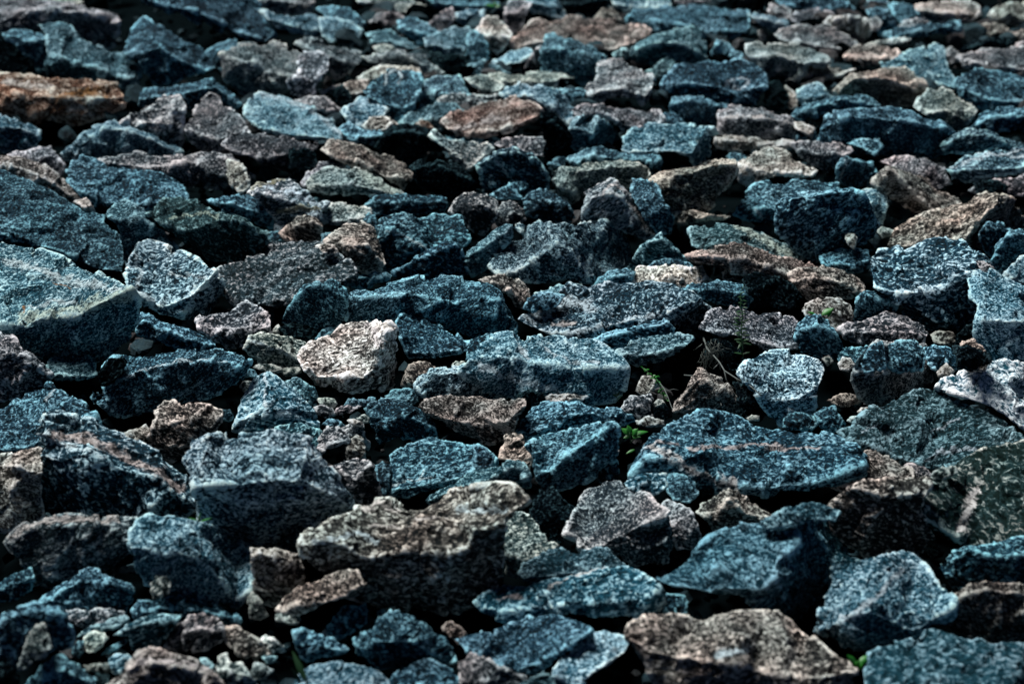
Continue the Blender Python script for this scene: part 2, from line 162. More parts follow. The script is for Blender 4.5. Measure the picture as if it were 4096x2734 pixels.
# ------------------------------------------------------------------ survey of the rocks
# material | label | outline | brow between top and front | options | flank edge ; '@x y' gives the sheet's corner
DATA = r"""
@0 0
g|large mottled brown rock filling the top left corner, pale crust along its top|-8,4 0,0 20,-3 45,2 62,5 78,9 90,13 92,17 90,28 87,36 81,39 60,35 30,28 -8,25|-8,12 20,8 45,7 62,9 78,12 91,17|
w|greenish stone behind the crusted brown rock at the top left|40,-3 70,-3 75,4 72,6 55,3 42,1||
b|long blue slab overhanging the big black hollow near the top left|105,-10 190,-10 198,5 203,18 211,27 203,32 190,30 178,26 160,20 140,11 125,8 108,0|105,-4 125,4 150,8 170,18 180,24 200,30|o1
b|pointed blue rock with a peak, in front of the big black hollow|111,15 118,18 135,27 145,34 163,46 165,52 158,55 150,57 130,66 125,66 108,54 100,44 94,40 97,34 100,26|94,41 110,40 122,35 135,45 158,55|
t|teal blue rock with a bright upper face, right behind the rust red slab|31,20 40,17 48,18 57,25 62,31 80,39 95,42 105,50 107,59 105,66 100,68 60,61 32,59 34,45 38,32|34,43 47,43 57,48 62,50 75,52 90,58 106,60|
b|flat grey blue stone with a black front, squeezed left of the teal rock|2,26 15,23 30,25 40,30 40,34 35,58 22,50 12,34 4,30|4,29 20,32 32,30 40,32|
k|nearly black rounded rock on the left edge above the rust red slab|-8,20 3,27 10,35 20,44 27,52 29,58 15,60 -8,60||s.6
r|long rust red and white slab on the left edge|-10,58 15,57 40,60 70,61 83,61 91,66 95,74 94,82 85,88 72,91 65,93 55,95 40,92 20,93 0,90 -10,88|-10,70 30,74 60,76 85,75 94,76|
b|dim blue stone peeking out behind the lumpy banded rock|156,41 165,35 178,31 187,34 190,50 170,55 158,45||
b|thin dark blue slab lying behind two tan rocks|106,70 125,68 145,65 163,62 170,66 178,73 185,80 180,86 160,84 130,82 106,82|106,76 140,72 165,66 183,80|
g|tan grey speckled rock leaning left, beside a rock with a round knob|93,95 105,86 118,80 127,74 138,73 143,80 140,95 140,112 135,115 115,105 100,100|98,92 115,94 128,90 141,84|s1.3
g|tan grey speckled rock with a round knob on top|151,82 155,75 162,71 168,75 171,82 180,85 188,95 192,103 175,112 168,117 155,115 145,108 142,100 148,90|145,100 165,108 185,100|s1.3
l|rounded pale blue stone on the left edge below the rust red slab|-8,88 5,90 20,94 31,100 30,106 27,113 15,117 -8,116|-8,98 15,98 29,104|
l|long ridged teal and white rock shaped like a low tent|47,118 57,109 68,102 80,94 88,91 95,97 110,102 125,109 139,117 138,120 120,121 95,119 70,122 50,124|52,116 80,100 95,100 115,107 137,118|
g|purple grey stone under the tent shaped rock, near the left edge|5,119 12,116 20,117 30,113 37,112 43,118 50,127 49,135 42,137 30,130 18,123||
o|pinkish tan slab sloping down from the left edge|-8,119 15,121 30,125 40,133 52,140 60,146 68,157 60,160 45,152 20,138 -8,132|-8,126 15,129 35,137 62,156|
b|broad speckled blue rock below the tent shaped rock|50,133 55,124 65,120 73,122 80,128 100,130 125,135 138,140 144,150 143,156 125,160 90,162 70,157 60,148 52,140|60,146 80,155 105,157 143,153|
g|blue rock with a tan ledge along its top edge|75,122 105,118 120,121 145,119 165,117 176,119 185,127 191,138 192,147 185,150 165,145 143,145 138,141 100,131 80,129|75,124 110,128 125,127 150,125 174,122|
@957 0
m|lumpy grey and teal banded rock with a black pitted front|-14,42 -6,37 2,33 22,32 36,33 40,38 50,42 52,50 48,60 40,68 30,72 15,75 0,73 -12,62|-14,44 5,47 20,53 32,58 50,57|
g|pale pink grey knuckle of rock on the right side of the lumpy banded rock|44,44 52,40 62,40 69,44 68,54 62,60 58,66 58,74 50,76 40,72 36,62 46,58|44,60 56,62 64,56|s1.4
l|large light blue rock with a white crust along its sloping right side|3,88 7,76 15,71 30,73 42,78 52,80 60,86 72,94 80,103 82,108 70,109 55,107 42,106 25,103 12,97|3,92 20,99 45,104 78,106|
g|blue grey slab with a pink corner, overhanging a black gap|-14,111 -6,104 6,102 50,108 62,108 60,114 55,118 40,134 30,130 20,125 6,119 -4,118|-12,113 6,119 20,122 40,117 60,112|o1
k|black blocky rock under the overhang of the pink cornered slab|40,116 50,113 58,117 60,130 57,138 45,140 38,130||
g|grey pink rock cut by the top edge above a pale blue slab|14,-8 54,-8 58,2 56,9 45,11 28,10 16,3|14,-1 56,3|
l|flat pale blue slab behind the lumpy banded rock|17,9 35,12 58,12 64,18 66,27 60,30 45,26 28,21|24,15 40,20 64,24|
b|dark blue stone lying under the top edge, left of a pale triangular slab|60,7 72,5 84,7 92,13 98,20 94,25 82,22 66,13||
l|rounded blue stone with a white line near its lower edge|61,14 75,14 88,18 95,24 92,30 84,33 76,31 70,33 64,28||
w|pale grey triangular slab touching the top edge|84,-6 128,-6 134,2 144,5 140,7 126,10 116,8 108,3 92,2|92,2 112,8 126,9 142,6|
g|blue stone capped with pink, beneath the pale triangular slab|100,17 108,10 116,9 124,11 128,17 130,22 122,24 112,22 104,22||
b|dark blue rock right of the pink capped stone|122,14 132,13 142,18 150,23 156,27 148,32 138,34 128,27 122,22|122,20 140,26 152,30|
t|jagged teal stone in a dark hollow, pointing left|97,26 106,24 116,23 122,28 132,33 142,40 138,43 120,42 104,36|98,28 115,31 135,39|
w|thin greenish teal stone under the jagged teal stone|103,36 112,34 124,40 122,42 106,41||
m|grey banded rock with a dark slot across it|44,34 50,29 62,30 72,35 84,37 92,41 94,46 88,52 82,58 74,61 68,50 66,44 56,40|46,37 66,42 80,48 88,49|
m|dim ledge with a pale rim in front of the dark hollow|94,44 108,41 122,39 130,42 142,43 148,50 158,56 150,58 136,55 120,50 100,48|94,45 110,43 125,42 140,50 156,56|
o|long pinkish tan stone behind the stone with a white horseshoe mark|90,60 98,55 110,51 125,51 138,53 141,56 130,58 115,58 104,62 92,62||s1.3
o|ochre wedge stone left of the small black blue stone|63,70 75,66 90,62 101,61 97,68 91,74 88,76 80,66 70,68 63,75|63,72 78,70 90,72|s1.2
k|small black blue stone on the ochre wedge|70,71 79,65 84,70 87,78 80,85 74,78||
g|flat grey stone wedged behind the large light blue rock|42,77 54,74 66,75 72,80 79,85 76,88 62,86 50,80||
b|grey blue rock with a white horseshoe mark on its crown|95,70 102,64 109,58 116,53 126,54 138,58 141,64 137,74 134,84 122,94 112,92 110,82|96,72 112,80 125,84 136,76|
l|light blue cone shaped rock in front of the horseshoe marked rock|79,86 86,80 93,74 101,73 106,80 114,84 110,92 104,98 94,102 84,96|80,90 95,97 112,88|s1.1
o|small pinkish tan stone under the light blue cone|94,97 100,91 110,89 120,93 122,97 112,100 100,102||s1.2
b|blue stone beneath the small pinkish tan stone|76,98 84,94 94,100 108,100 112,104 104,112 94,110 84,108|76,102 92,105 108,104|
v|blue rock with wavy layers left of the dark speckled hollow|134,74 142,64 152,58 168,59 172,66 178,74 168,80 155,82 140,80|138,72 155,72 175,75|
w|yellowish white stone with dark streaks, in the middle of a ledge|172,60 185,58 196,61 204,66 200,70 190,72 180,66|174,62 190,68 202,68|
m|pale grey slab behind the reddish brown wedge|152,77 160,73 170,72 186,74 198,73 198,78 180,83 168,84 156,82||
t|teal white block broken with cracks, left of the reddish brown wedge|122,95 130,87 140,81 152,80 166,80 173,86 160,92 155,100 140,97 128,97|124,95 145,92 165,88|
R|reddish brown wedge shaped rock with white patches, tilted up to the right|155,94 162,88 175,85 188,79 200,76 215,75 226,79 232,86 226,92 214,98 200,104 185,105 170,105 160,99|156,97 175,102 200,100 226,90|
r|little pink stone left of the reddish brown wedge|135,95 140,92 146,94 150,100 143,99||
k|black jagged rock mass left of the grey v shaped slab|112,102 118,96 130,95 145,99 150,104 146,114 134,126 122,122 112,118 104,113|112,103 130,101 148,105|
m|grey slab with a v shaped lower tip|146,104 150,101 158,106 175,109 190,110 196,114 188,122 180,129 176,131 165,122 155,112|148,106 165,118 177,129 193,115|s1.1
b|thin dark ledge with a wavy rim under the reddish brown wedge|158,104 172,105 185,106 192,104 205,110 190,113 175,110 162,109||
g|pebbly grey stone behind the square blue block|196,111 202,107 215,105 232,105 240,110 240,118 225,120 215,114 204,114||
v|square dark blue block with a thin white vein|182,126 186,121 195,117 208,114 220,116 232,125 238,136 236,148 215,150 190,152 186,140|183,127 200,118 215,117 234,128|c
k|dark blue boulder in shade below the grey v shaped slab|131,128 138,124 150,124 166,126 178,134 184,148 180,154 160,154 142,146 134,136|131,130 150,126 178,138|
p|brown and cream mottled slab with pinkish streaks|63,115 70,109 82,109 96,113 106,119 118,122 128,128 133,134 130,140 126,146 118,140 104,131 86,127 74,122|66,118 90,124 115,136 130,138|s1.2
g|grey rim of a rock tucked behind the green white domed stone|47,142 52,133 62,126 72,122 79,124 81,128 68,132 55,138 50,144||
w|elongated domed stone, blue on its left half and greenish white on its right|51,141 56,134 68,130 90,130 102,134 112,140 122,146 130,151 128,153 112,151 90,149 70,149 54,147|52,144 70,142 90,142 110,147 130,152|
g|sliver of grey stone in black gap at right end of the tan ledged rock|4,130 13,135 12,137 5,135|||
t|pale triangular block with black front face, a thin twig across it|142,30 150,26 165,21 176,22 180,27 176,36 170,44 152,42 144,37|143,34 158,37 174,37|
b|blue pillar shaped rock with one pale stripe, right of the pale triangular block|173,30 180,23 188,28 192,40 190,48 180,50 172,48 176,36||v
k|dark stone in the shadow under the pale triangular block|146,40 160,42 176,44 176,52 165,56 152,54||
o|cream stone with a pitted face, hanging beside a black gap|180,24 186,19 190,13 198,13 204,20 210,26 206,34 198,41 190,36 184,28|182,25 195,28 209,28|s1.7
l|pale stone with a curved white rim near the green leaves|166,17 168,10 175,7 188,8 188,14 184,20 172,19|167,13 176,10 188,12|
b|long blue slab under the top edge left of the green leaves|144,-5 165,1 185,1 200,2 196,7 180,7 168,9 152,9|146,2 170,4 196,5|
g|pinkish stone standing behind the pale triangular block|148,16 156,9 163,6 166,12 160,22 152,25 144,22||s1.2
l|pale blue slab stone resting on its long edge, small and tilted up to the right|193,49 200,43 215,38 223,37 226,41 220,46 205,50 196,52|194,50 210,49 225,43|s1.3
t|teal white splintered stone behind the long mossy ledge|170,56 176,50 188,47 200,52 208,57 196,59 180,58||
g|grey block right of the green leaves, half in shadow|204,6 208,1 218,0 224,3 220,12 216,22 210,26 204,18|204,10 212,10 222,6|s1.2
@1914 0
l|pale blue rock by the top edge, right of the green leaves|36,-6 60,-6 64,4 68,14 62,17 54,12 42,10 37,4|38,2 60,6 66,14|
k|dark rock with a light stick shaped band, under the top edge|62,-6 100,-6 100,4 94,12 86,16 72,14 66,8|64,4 80,2 98,0|
l|pale blue wide stone touching the top edge in the middle right|98,-6 145,-6 148,4 138,6 120,8 112,10 104,4|100,2 120,6 146,5|s1.1
p|wide pinkish rock with cream knobs on its right half|25,34 32,26 42,17 52,15 66,15 72,14 84,15 92,15 104,14 112,19 122,20 132,24 132,28 120,33 106,38 98,39 84,36 60,36 26,38|26,36 50,32 84,34 100,38 120,32|s1.3
p|small brown pointed stone behind the cream knobs of the wide pinkish rock|88,15 95,7 102,6 107,12 112,18 104,16 94,14||s.8
b|dark layered rock mass with one long thin white line|112,16 120,7 145,5 170,4 190,6 206,9 208,18 206,26 198,29 182,30 172,28 150,24 132,28 124,20|114,15 140,16 172,24 205,24|
g|grey white stones edge along the top over the layered rock|150,-6 178,-6 182,4 176,6 160,6 152,2||
b|dark blue rock with brown front, in front of the wide pinkish rock|49,36 52,27 58,26 70,30 80,34 90,38 96,42 98,46 92,52 90,60 80,66 70,60 56,57 48,56 46,46|50,37 62,38 76,40 92,46|
g|narrow pinkish stone leaning on the brown fronted rock|34,54 38,46 44,38 48,35 49,42 46,50 44,56|44,38 46,50|
t|broad blue slab with a pale upper rim, hanging over a black hollow|103,43 108,39 120,33 135,28 150,23 165,21 170,22 173,32 176,44 178,50 168,52 158,48 150,44 140,46 128,50 116,48 106,45|104,43 120,37 135,34 150,33 160,36 176,46|o1
t|splintered pale blue ledge sloping down to the left under the broad blue slab|129,55 136,51 142,45 150,42 153,44 148,52 142,60 134,58||
g|grey brown two step rock with a bright left corner|80,78 82,68 90,60 92,47 98,47 110,45 116,51 124,54 132,58 135,63 132,72 130,78 126,80 120,76 108,73 98,75 90,80 84,82|80,74 92,70 110,68 122,72 133,66|s1.2c
g|pebbly grey slab under the two step rock, meeting a black hollow|72,84 80,80 96,80 110,83 120,86 138,86 142,92 136,100 122,106 110,100 104,92 90,88 74,90|73,88 92,86 110,95 130,100|
l|pale blue frosted rock behind the reddish brown wedge|16,72 22,67 32,65 42,67 50,66 62,69 68,76 72,84 72,92 70,98 62,90 54,84 44,78 34,76 20,76|18,74 40,74 60,84 70,96|s1.1
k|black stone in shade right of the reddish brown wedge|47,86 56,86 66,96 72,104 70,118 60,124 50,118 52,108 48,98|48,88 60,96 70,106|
w|mossy grey ledge with a dark gap beneath its right end|-2,58 16,57 36,57 52,55 62,56 74,60 62,60 60,68 48,67 34,65 20,66 4,68|-2,60 20,62 45,63 60,62|
b|small dark blue stone left of the two step rock|62,69 78,68 82,70 80,76 80,82 74,84 68,76|63,70 80,73|
b|rock with a white s shaped squiggle and swirling layers|140,66 146,56 155,50 168,48 186,48 200,46 212,50 222,60 222,68 214,78 205,84 190,84 176,82 160,78 150,72|142,66 160,64 180,66 200,70 218,66|c
b|dark pointed rock with a pale left edge, behind the squiggle marked rock|178,40 183,31 188,32 196,38 203,41 202,46 192,50 182,50|179,36 184,34 190,44|
b|dark speckled rock with a thin pale rim under the squiggle marked rock|146,82 150,75 162,74 180,78 196,82 206,84 200,90 186,96 180,98 165,97 156,92 148,88|146,78 165,77 190,83 204,85|
t|pale blue rock in two halves with a dark cleft, left of the long speckled slab|70,98 74,90 84,88 92,90 96,93 104,98 110,106 110,114 104,118 92,116 84,114 76,116 70,112|72,98 84,92 92,92 88,102 84,112||93,88 88,100 85,116
l|long brightly speckled slab whose right end drops into shadow|110,115 112,106 118,98 130,96 142,96 155,97 168,97 180,98 183,102 178,104 176,118 165,128 162,120 150,116 130,117 116,120|112,117 130,116 150,115 163,118 170,106 182,102||184,100 172,104 166,118 164,132
b|rounded blue speckled stone above the long speckled slab|140,92 143,87 150,87 156,92 158,96 150,98 142,97||
g|pinkish white striped slab with a dark speckled front, lying on an olive slab|183,98 185,86 192,82 206,82 220,83 230,88 242,90 244,100 243,108 228,107 210,106 192,104 184,103|184,92 200,90 222,91 243,95|s1.1
o|thin olive slab under the pink striped slab|181,110 182,105 196,104 212,107 228,108 242,108 240,112 224,114 206,116 192,116 184,114|182,108 200,108 225,111 240,110|s.7
b|long dark blue slab behind the pale rimmed dark rock|68,122 74,119 84,112 95,113 108,118 122,119 138,120 141,126 140,134 130,136 110,132 90,132 72,128|70,123 90,120 110,122 138,123|
w|black fronted rock with a pale green rim along its flat top|56,132 62,128 84,126 104,124 122,125 130,130 134,138 118,142 100,148 84,154 64,154 58,144|57,131 80,131 104,128 122,128 132,134|
p|dark speckled rock with a pinkish left shoulder, sloping up to the right|122,142 136,135 150,131 168,128 180,125 190,122 197,124 199,132 192,142 184,150 180,158 165,170 150,172 130,165 120,155|124,142 140,137 160,133 180,127 196,126 190,142|
o|light grey pointed boulder with a black front|198,126 204,123 212,117 220,113 228,112 236,117 244,124 252,128 260,131 256,135 244,135 234,134 222,137 214,142 206,143 201,138|199,128 212,130 228,133 246,133|s1.5
b|small round dark stone behind the light grey pointed boulder|190,120 196,117 204,119 206,124 198,126||
o|two small pebbles on the dark speckled rock with the pinkish shoulder|169,126 173,123 179,124 180,127 172,128||s.7
b|small stone in the gap left of the black fronted rock with the green rim|54,126 60,121 66,121 66,127 58,129||
@2872 0
o|wedge of pink stone standing in a black gap, tiny, point downwards|31,24 35,23 38,26 35,31 32,31||s1.5
l|long light band topped stone behind the wedge of pink stone|22,10 28,10 40,13 51,15 56,22 70,26 62,32 48,28 40,24 34,20 26,14|23,12 40,16 52,20 66,28|
g|mauve grey pebbly slab, widest rock near the top right|42,26 50,22 64,19 80,20 90,22 100,28 108,36 110,42 100,40 92,40 80,38 66,38 56,33 46,30|44,28 60,32 80,36 108,39|
g|pinkish grey stone behind the mauve grey slab|56,16 60,9 76,7 86,9 90,13 84,18 74,19 62,19||
g|grey stone touching the top edge left of a dark blue slab|38,8 40,3 50,5 56,8 57,14 48,15 42,13|
b|dark blue slab touching the top edge with a slanting face|38,-6 84,-6 96,0 106,8 108,12 100,12 84,8 66,7 48,4|
o|dark cave mouthed stone with a cream brow|80,18 86,13 98,12 108,13 116,16 118,22 116,30 108,30 98,25 90,22|80,18 90,15 102,13 114,17|o1
b|upright dark blue stone with a thin white right edge|114,8 122,6 130,8 134,16 138,22 134,26 124,28 118,18|115,10 130,10 137,22|
l|pale bluish stone touching the top edge above the upright dark blue stone|114,-6 130,-6 131,7 122,8 115,5||
g|small pale stone beside the upright dark blue stone|116,15 122,13 126,18 122,24 118,24||s1.2
o|pinkish stone with deep holes, near the top right|148,8 152,3 164,2 180,2 194,1 200,4 202,12 194,16 184,19 172,18 160,16 152,12|150,8 166,10 186,10 200,8|s1.1
b|dark blue stone left of the pinkish holed stone|132,4 142,2 150,6 156,14 150,20 142,20 134,12||
b|flat grey blue splinter stone, a long knife edge pointing left, near the top right|126,28 136,21 150,20 165,19 178,17 186,16 186,24 170,26 150,28 132,30|128,28 150,25 170,21 186,18|s1.1
g|striped stone behind the knife edged splinter|138,20 144,16 152,14 162,17 164,20 150,21 140,22||
w|thin pale green sliver lying on the stones|113,35 122,32 134,30 149,29 148,31 136,34 122,36|
p|mauve brown stone with a lighter rim, beneath the pale green sliver|96,42 104,36 116,35 130,36 138,39 142,43 136,46 124,49 110,50 98,47|97,44 115,46 140,43|
l|bright frosted light blue rock, tallest in the upper right|124,50 132,46 142,42 150,36 160,37 166,34 172,36 175,46 178,56 184,64 182,68 172,70 160,66 150,58 140,52 126,52|126,51 145,54 160,64 180,67|s1.2
o|whitish smooth splinter with a sharp right point|66,52 70,50 80,51 94,51 100,52 106,53 98,56 96,60 84,61 67,60|67,56 80,58 97,57 106,53|s1.8
w|pale teal slab with a dark green drooping front|21,42 22,36 28,32 42,33 60,35 72,38 84,43 86,48 80,52 70,50 66,56 60,64 50,60 38,60 32,50 26,47|22,42 30,44 46,43 60,47 84,48|
k|round black boulder in deep shade under the drooping pale teal slab|36,74 40,64 46,62 51,68 54,76 52,84 44,86 36,82||s.5
o|small yellowish stone in the shade right of the round black boulder|52,66 58,70 61,78 60,84 54,84 52,74||s.8
p|humped rock with a cream rim and a black overhanging front|88,70 95,62 105,56 118,55 132,52 144,53 150,58 156,62 159,66 156,72 148,80 140,83 120,82 105,76 92,74|90,69 105,60 120,60 135,62 145,66 158,67|o1s1.2
l|rounded blue stone left of the humped black fronted rock|59,74 62,69 70,65 78,63 82,68 88,74 84,80 74,78 64,80 60,78||s1.1
b|blue ridge with white flecks below the rounded blue stone|56,90 60,84 66,80 80,79 92,74 104,73 118,76 126,82 110,86 92,87 78,88 76,98 66,94|58,88 74,82 94,76 122,81|
w|mossy yellow grey rock, fuzzy, on top of the right hand slabs|150,82 156,74 162,69 172,67 180,70 186,77 194,80 199,85 194,92 186,100 178,100 168,94 158,88|152,84 166,86 182,84 197,87|s1.2
b|very large dark blue slab with a pale speckled upper edge, at the right|76,108 78,92 84,87 98,87 110,84 125,83 140,84 152,88 164,92 172,95 178,101 184,106 178,116 165,122 150,122 130,122 110,118 90,112|78,96 100,90 125,90 150,94 172,98 180,104|c
b|greenish blue broad rock on the right edge below the lavender slab|182,62 188,56 198,54 212,54 226,56 242,60 242,84 225,84 208,86 198,82 188,76 183,68|184,66 205,76 242,80|
g|lavender grey broad slab on the right edge|183,44 192,41 205,39 220,37 242,36 242,60 225,56 205,54 190,52|184,46 205,50 242,54|
g|little upright stone between the frosted rock and the lavender slab|174,38 180,36 184,40 184,48 178,50||
k|dark stone with a thin pale upper edge above the lavender slab|184,40 192,34 206,30 222,29 228,33 226,38 206,40 192,42|186,38 205,33 224,31|
p|rounded brown knob on a rock near the top right corner|198,24 202,19 212,18 220,20 228,26 222,30 206,30 199,28||
o|brown and cream rock in the top right corner|208,12 214,4 224,3 242,2 242,22 228,20 220,18 212,18|209,10 225,10 242,12|
p|brown stone cut by the right edge below the top right corner|226,26 234,23 242,22 242,32 232,30||
g|pale pinkish stone on the right edge above the lavender slab|228,34 234,32 242,33 242,38 230,38||s1.3
b|dark blue rock with a fine pale rim, right edge, beside the mossy rock|192,100 196,92 206,86 220,83 242,83 242,100 225,101 205,101|194,98 208,90 242,88|
v|dark blue oval rock outlined by a thin pale line|170,112 180,104 192,100 206,101 218,106 230,110 240,116 242,122 225,118 205,116 185,118 172,116|172,110 190,103 210,105 238,117|
v|long blue slab with white stripes on the right edge|176,130 186,124 200,118 215,116 242,114 242,134 225,134 205,138 190,141 180,136|177,131 200,130 242,128|s1.1
g|blue slab with a pale top hanging a fringe of dark drips|56,110 62,109 80,109 95,111 104,116 96,120 90,128 84,134 74,128 62,120|57,111 74,118 90,117 102,117|
b|thin blue slab edge above a black slot|100,110 110,107 124,106 126,112 120,120 112,114||
b|dark rock with a bright vertical vein on its left side|91,130 92,124 98,120 108,123 118,126 124,134 120,142 108,144 96,142 92,138|92,128 98,121 110,125 122,132|c
g|blue grey rock lit along its upper face, just left of the pink ridged tent|124,124 140,120 160,122 175,130 178,140 168,146 156,140 140,131||
g|rock with a pale flank at the lower right, below the striped slab on the edge|192,146 205,139 220,137 242,134 242,148 225,152 205,152||s.8
k|dark jumbled stone beneath the striped slab|196,140 215,138 222,144 220,152 200,152||
b|wedge of blue rock rising behind the wavy line slab|60,108 62,98 70,98 76,104 75,109||
o|small tan stone above the fringe of dark drips|58,94 64,94 74,99 72,106 66,102 60,99||s1.2
@0 640
b|huge finely speckled dark blue slab on the left edge, sloping down to the right|-12,8 5,9 20,15 40,25 60,36 74,41 80,43 79,48 94,60 96,70 94,86 75,84 60,76 35,67 20,63 -12,60|-12,55 20,60 40,70 62,80|f80,44 60,54 85,56 94,64
l|huge pale blue granite boulder with a rust mark, on the left edge|-14,60 5,62 25,67 45,75 68,85 88,93 101,99 106,106 106,120 100,140 70,157 20,155 -14,140|-14,126 15,127 30,122 60,120 80,108 101,100|s1.5o1
o|pale pinkish end of a slab between two big blue slabs on the left|57,32 66,29 72,37 74,41 66,38||s1.4
t|pale ridge shaped rock running down behind the salt and pepper rock|80,41 88,35 96,32 104,35 112,42 120,50 130,60 136,68 130,76 115,82 100,84 94,76 94,62 90,50|80,42 94,46 104,42 122,56 134,70|s1.1
s|bright salt and pepper rock with a narrow top, black on its right side|96,88 99,76 106,63 112,63 125,66 140,71 155,79 166,85 172,96 172,104 160,118 140,123 120,118 104,108 100,100|103,100 120,114 145,105 160,92 166,86|s1.4|168,84 158,94 146,108 138,124
c|green grey leaf shaped rock over a huge black hollow, flat upper face|112,42 122,32 130,28 142,28 155,34 168,41 182,44 194,49 204,55 207,65 200,74 185,78 160,76 140,62 125,50|113,43 126,49 140,55 152,52 166,46 182,46 204,56|o1
b|shadowed teal rock behind the green grey leaf shaped rock|160,31 175,29 190,26 204,30 210,42 210,54 200,50 184,44 170,40|161,33 180,34 196,40 190,42|s.7
o|tan leaning top of the rock beside the yellow and white veined rock|174,0 184,1 190,12 192,22 184,26 176,18||s.9
m|long blue and pink streaked slab in the left centre, low and flat|168,84 185,77 204,73 208,64 225,62 245,64 262,73 273,84 275,92 262,98 240,104 215,112 195,112 176,113 172,102|172,106 195,108 220,108 245,100 272,88|h
b|dark elongated stone leaning under the salt and pepper rock|104,128 107,118 114,118 125,124 140,129 155,134 164,138 168,146 155,148 138,147 120,138 106,134|105,126 120,128 140,136 160,142|
g|pinkish grey granite stone of rounded lumps, under the streaked slab|151,122 160,118 176,117 190,108 200,113 208,122 207,132 200,138 188,142 175,144 160,136 152,130|152,128 175,130 195,132 207,124|s1.1
w|pale teal block with a bright white ridge line across it|188,145 191,135 200,134 218,134 235,140 240,150 236,158 220,162 200,157|190,138 205,142 222,148 228,154|s1.1
g|purple grey rock on the left edge below the huge pale boulder|-10,132 2,133 8,134 14,141 22,148 28,154 40,165 35,180 10,184 -10,184|-10,150 10,148 22,150 34,164|
@957 640
m|yellow and white veined rock with a low hump|7,25 14,18 25,15 36,15 44,20 54,27 60,33 68,33 62,40 64,46 58,52 40,54 28,55 24,42 14,30|8,26 22,27 42,33 56,37 62,42|s1.4
b|small dark tail of rock right of the yellow veined rock|58,29 65,30 69,33 62,34||
w|small yellow grey domed rock, next right of the yellow veined hump|62,42 66,36 78,33 92,35 100,38 103,44 96,48 84,48 72,50 64,48|63,44 76,47 90,45 100,43|s1.3
b|dark block in shade behind the reddish brown speckled rock|94,48 100,40 104,42 106,52 104,62 96,56||
p|brown ridged stone under the yellow and white veined rock|30,56 36,50 44,44 54,43 62,47 64,52 64,62 50,64 36,62|31,56 44,50 56,47 63,52|
b|teal chip glimpsed left of the brown ridged stone|22,56 30,55 34,58 32,64 24,64||
b|teal chip glimpsed right of the brown ridged stone|63,57 72,56 70,63 64,64||
p|reddish brown speckled rock with a rounded top, leaning right|66,62 72,55 80,50 94,48 102,52 106,60 110,70 112,80 106,87 94,87 86,80 78,70 70,70|67,63 84,64 98,66 111,80|s1.1
o|bright cream pebbly stone left of the reddish brown speckled rock|59,66 66,64 74,66 76,72 66,72||s1.3
b|low dark rocks in line above the block with the black front, flat topped|96,35 106,29 116,26 130,28 152,28 159,29 160,36 156,42 140,42 120,44 104,42|97,35 112,32 130,32 158,32|
b|blue block with a pale triangular top, right half bright and left front black|106,52 108,45 114,43 130,42 150,42 164,43 170,44 176,54 178,62 172,68 160,76 140,84 128,86 112,84 108,68|107,54 118,53 132,60 146,70 160,66 177,64|
b|dark wedge leaning on the block with a triangular top|118,86 130,79 145,70 158,64 166,63 170,68 174,78 176,88 165,94 145,96 122,94|118,87 145,72 166,65 172,70|c
g|round brownish stone, shaded below, upper right of the blue block|160,40 164,32 170,27 180,25 190,27 198,32 198,42 194,50 188,58 180,56 170,46|161,38 172,34 186,34 197,38|s1.1
g|pinkish pale stone beside the round brownish stone|197,40 200,34 208,31 214,33 220,38 219,46 212,52 202,54 197,50||s1.3
b|round dark blue boulder above the big four sided granite rock|216,30 224,25 234,23 244,26 254,34 258,44 252,50 236,48 222,42|217,32 232,30 250,36|s.9
b|thin ledge with white flecks under the square dark blue block|192,27 202,21 212,17 220,16 222,20 214,26 218,30 208,30 198,30||
t|tall narrow leaning rock left of the big four sided granite rock|173,74 176,69 186,62 196,54 204,49 209,50 210,58 204,66 196,76 188,86 178,90 175,82|175,74 190,66 208,51|
s|big four sided granite rock in the centre, bright left face and dark right face|193,82 200,68 206,58 214,57 212,50 228,48 250,48 281,47 292,52 300,64 302,76 292,88 272,97 235,94 210,92 198,88|194,88 212,86 228,76 244,64 254,70 264,82 270,95||281,47 266,80 270,99
p|small pinkish rock sloping beside the long white rimmed slab|184,92 192,89 202,88 214,92 222,100 224,108 219,115 212,112 206,102 196,97|186,92 204,96 218,112|s1.1
b|small dark blue slab under the big four sided granite rock|218,114 222,106 230,102 240,101 250,104 244,112 230,116||
b|long dark slab with a bright curved white rim and a black speckled front, centre|82,104 92,99 110,97 122,94 140,90 160,91 178,92 190,96 198,102 206,110 214,124 214,132 200,134 180,136 160,130 140,120 110,124 90,126 80,120|84,106 105,104 130,103 148,106 165,110 180,106 198,109 208,120|s1.1
b|blue rock with streaked upright front, joined to the left of the white rimmed slab|31,124 38,114 44,104 50,96 60,94 72,92 82,98 84,104 82,122 76,128 66,132 56,136 42,132|44,106 52,97 66,96 82,100|
b|thin pale edged ledge behind the streaked upright rock|70,92 84,88 100,87 112,86 118,88 116,92 104,94 100,98 84,98|71,92 90,91 112,89|
k|dark oval hole stone under the streaked upright rock|30,130 42,125 56,127 60,134 54,138 38,136||
b|blue grey triangular rock, flecked, right of the pale speckled block|120,124 124,119 134,119 146,123 158,130 170,137 179,141 178,146 165,150 140,152 130,152 124,140|122,136 132,148 150,148 178,144|s1.2
o|pale cream rock with pitted face and shaded right side, centre left|44,150 52,143 64,136 76,128 86,124 98,124 110,125 116,124 120,130 120,140 121,155 120,172 110,176 85,178 62,176 50,162|48,160 60,166 85,166 104,168 108,140 117,126|s1.8|104,123 108,135 107,150 109,180
b|dim rock behind the pale cream rock, low on its left side|58,138 64,130 70,128 74,131 66,136||
w|pale smooth stone chip in the shadow beside the oval hole stone|26,130 30,126 32,130 30,134 26,134||
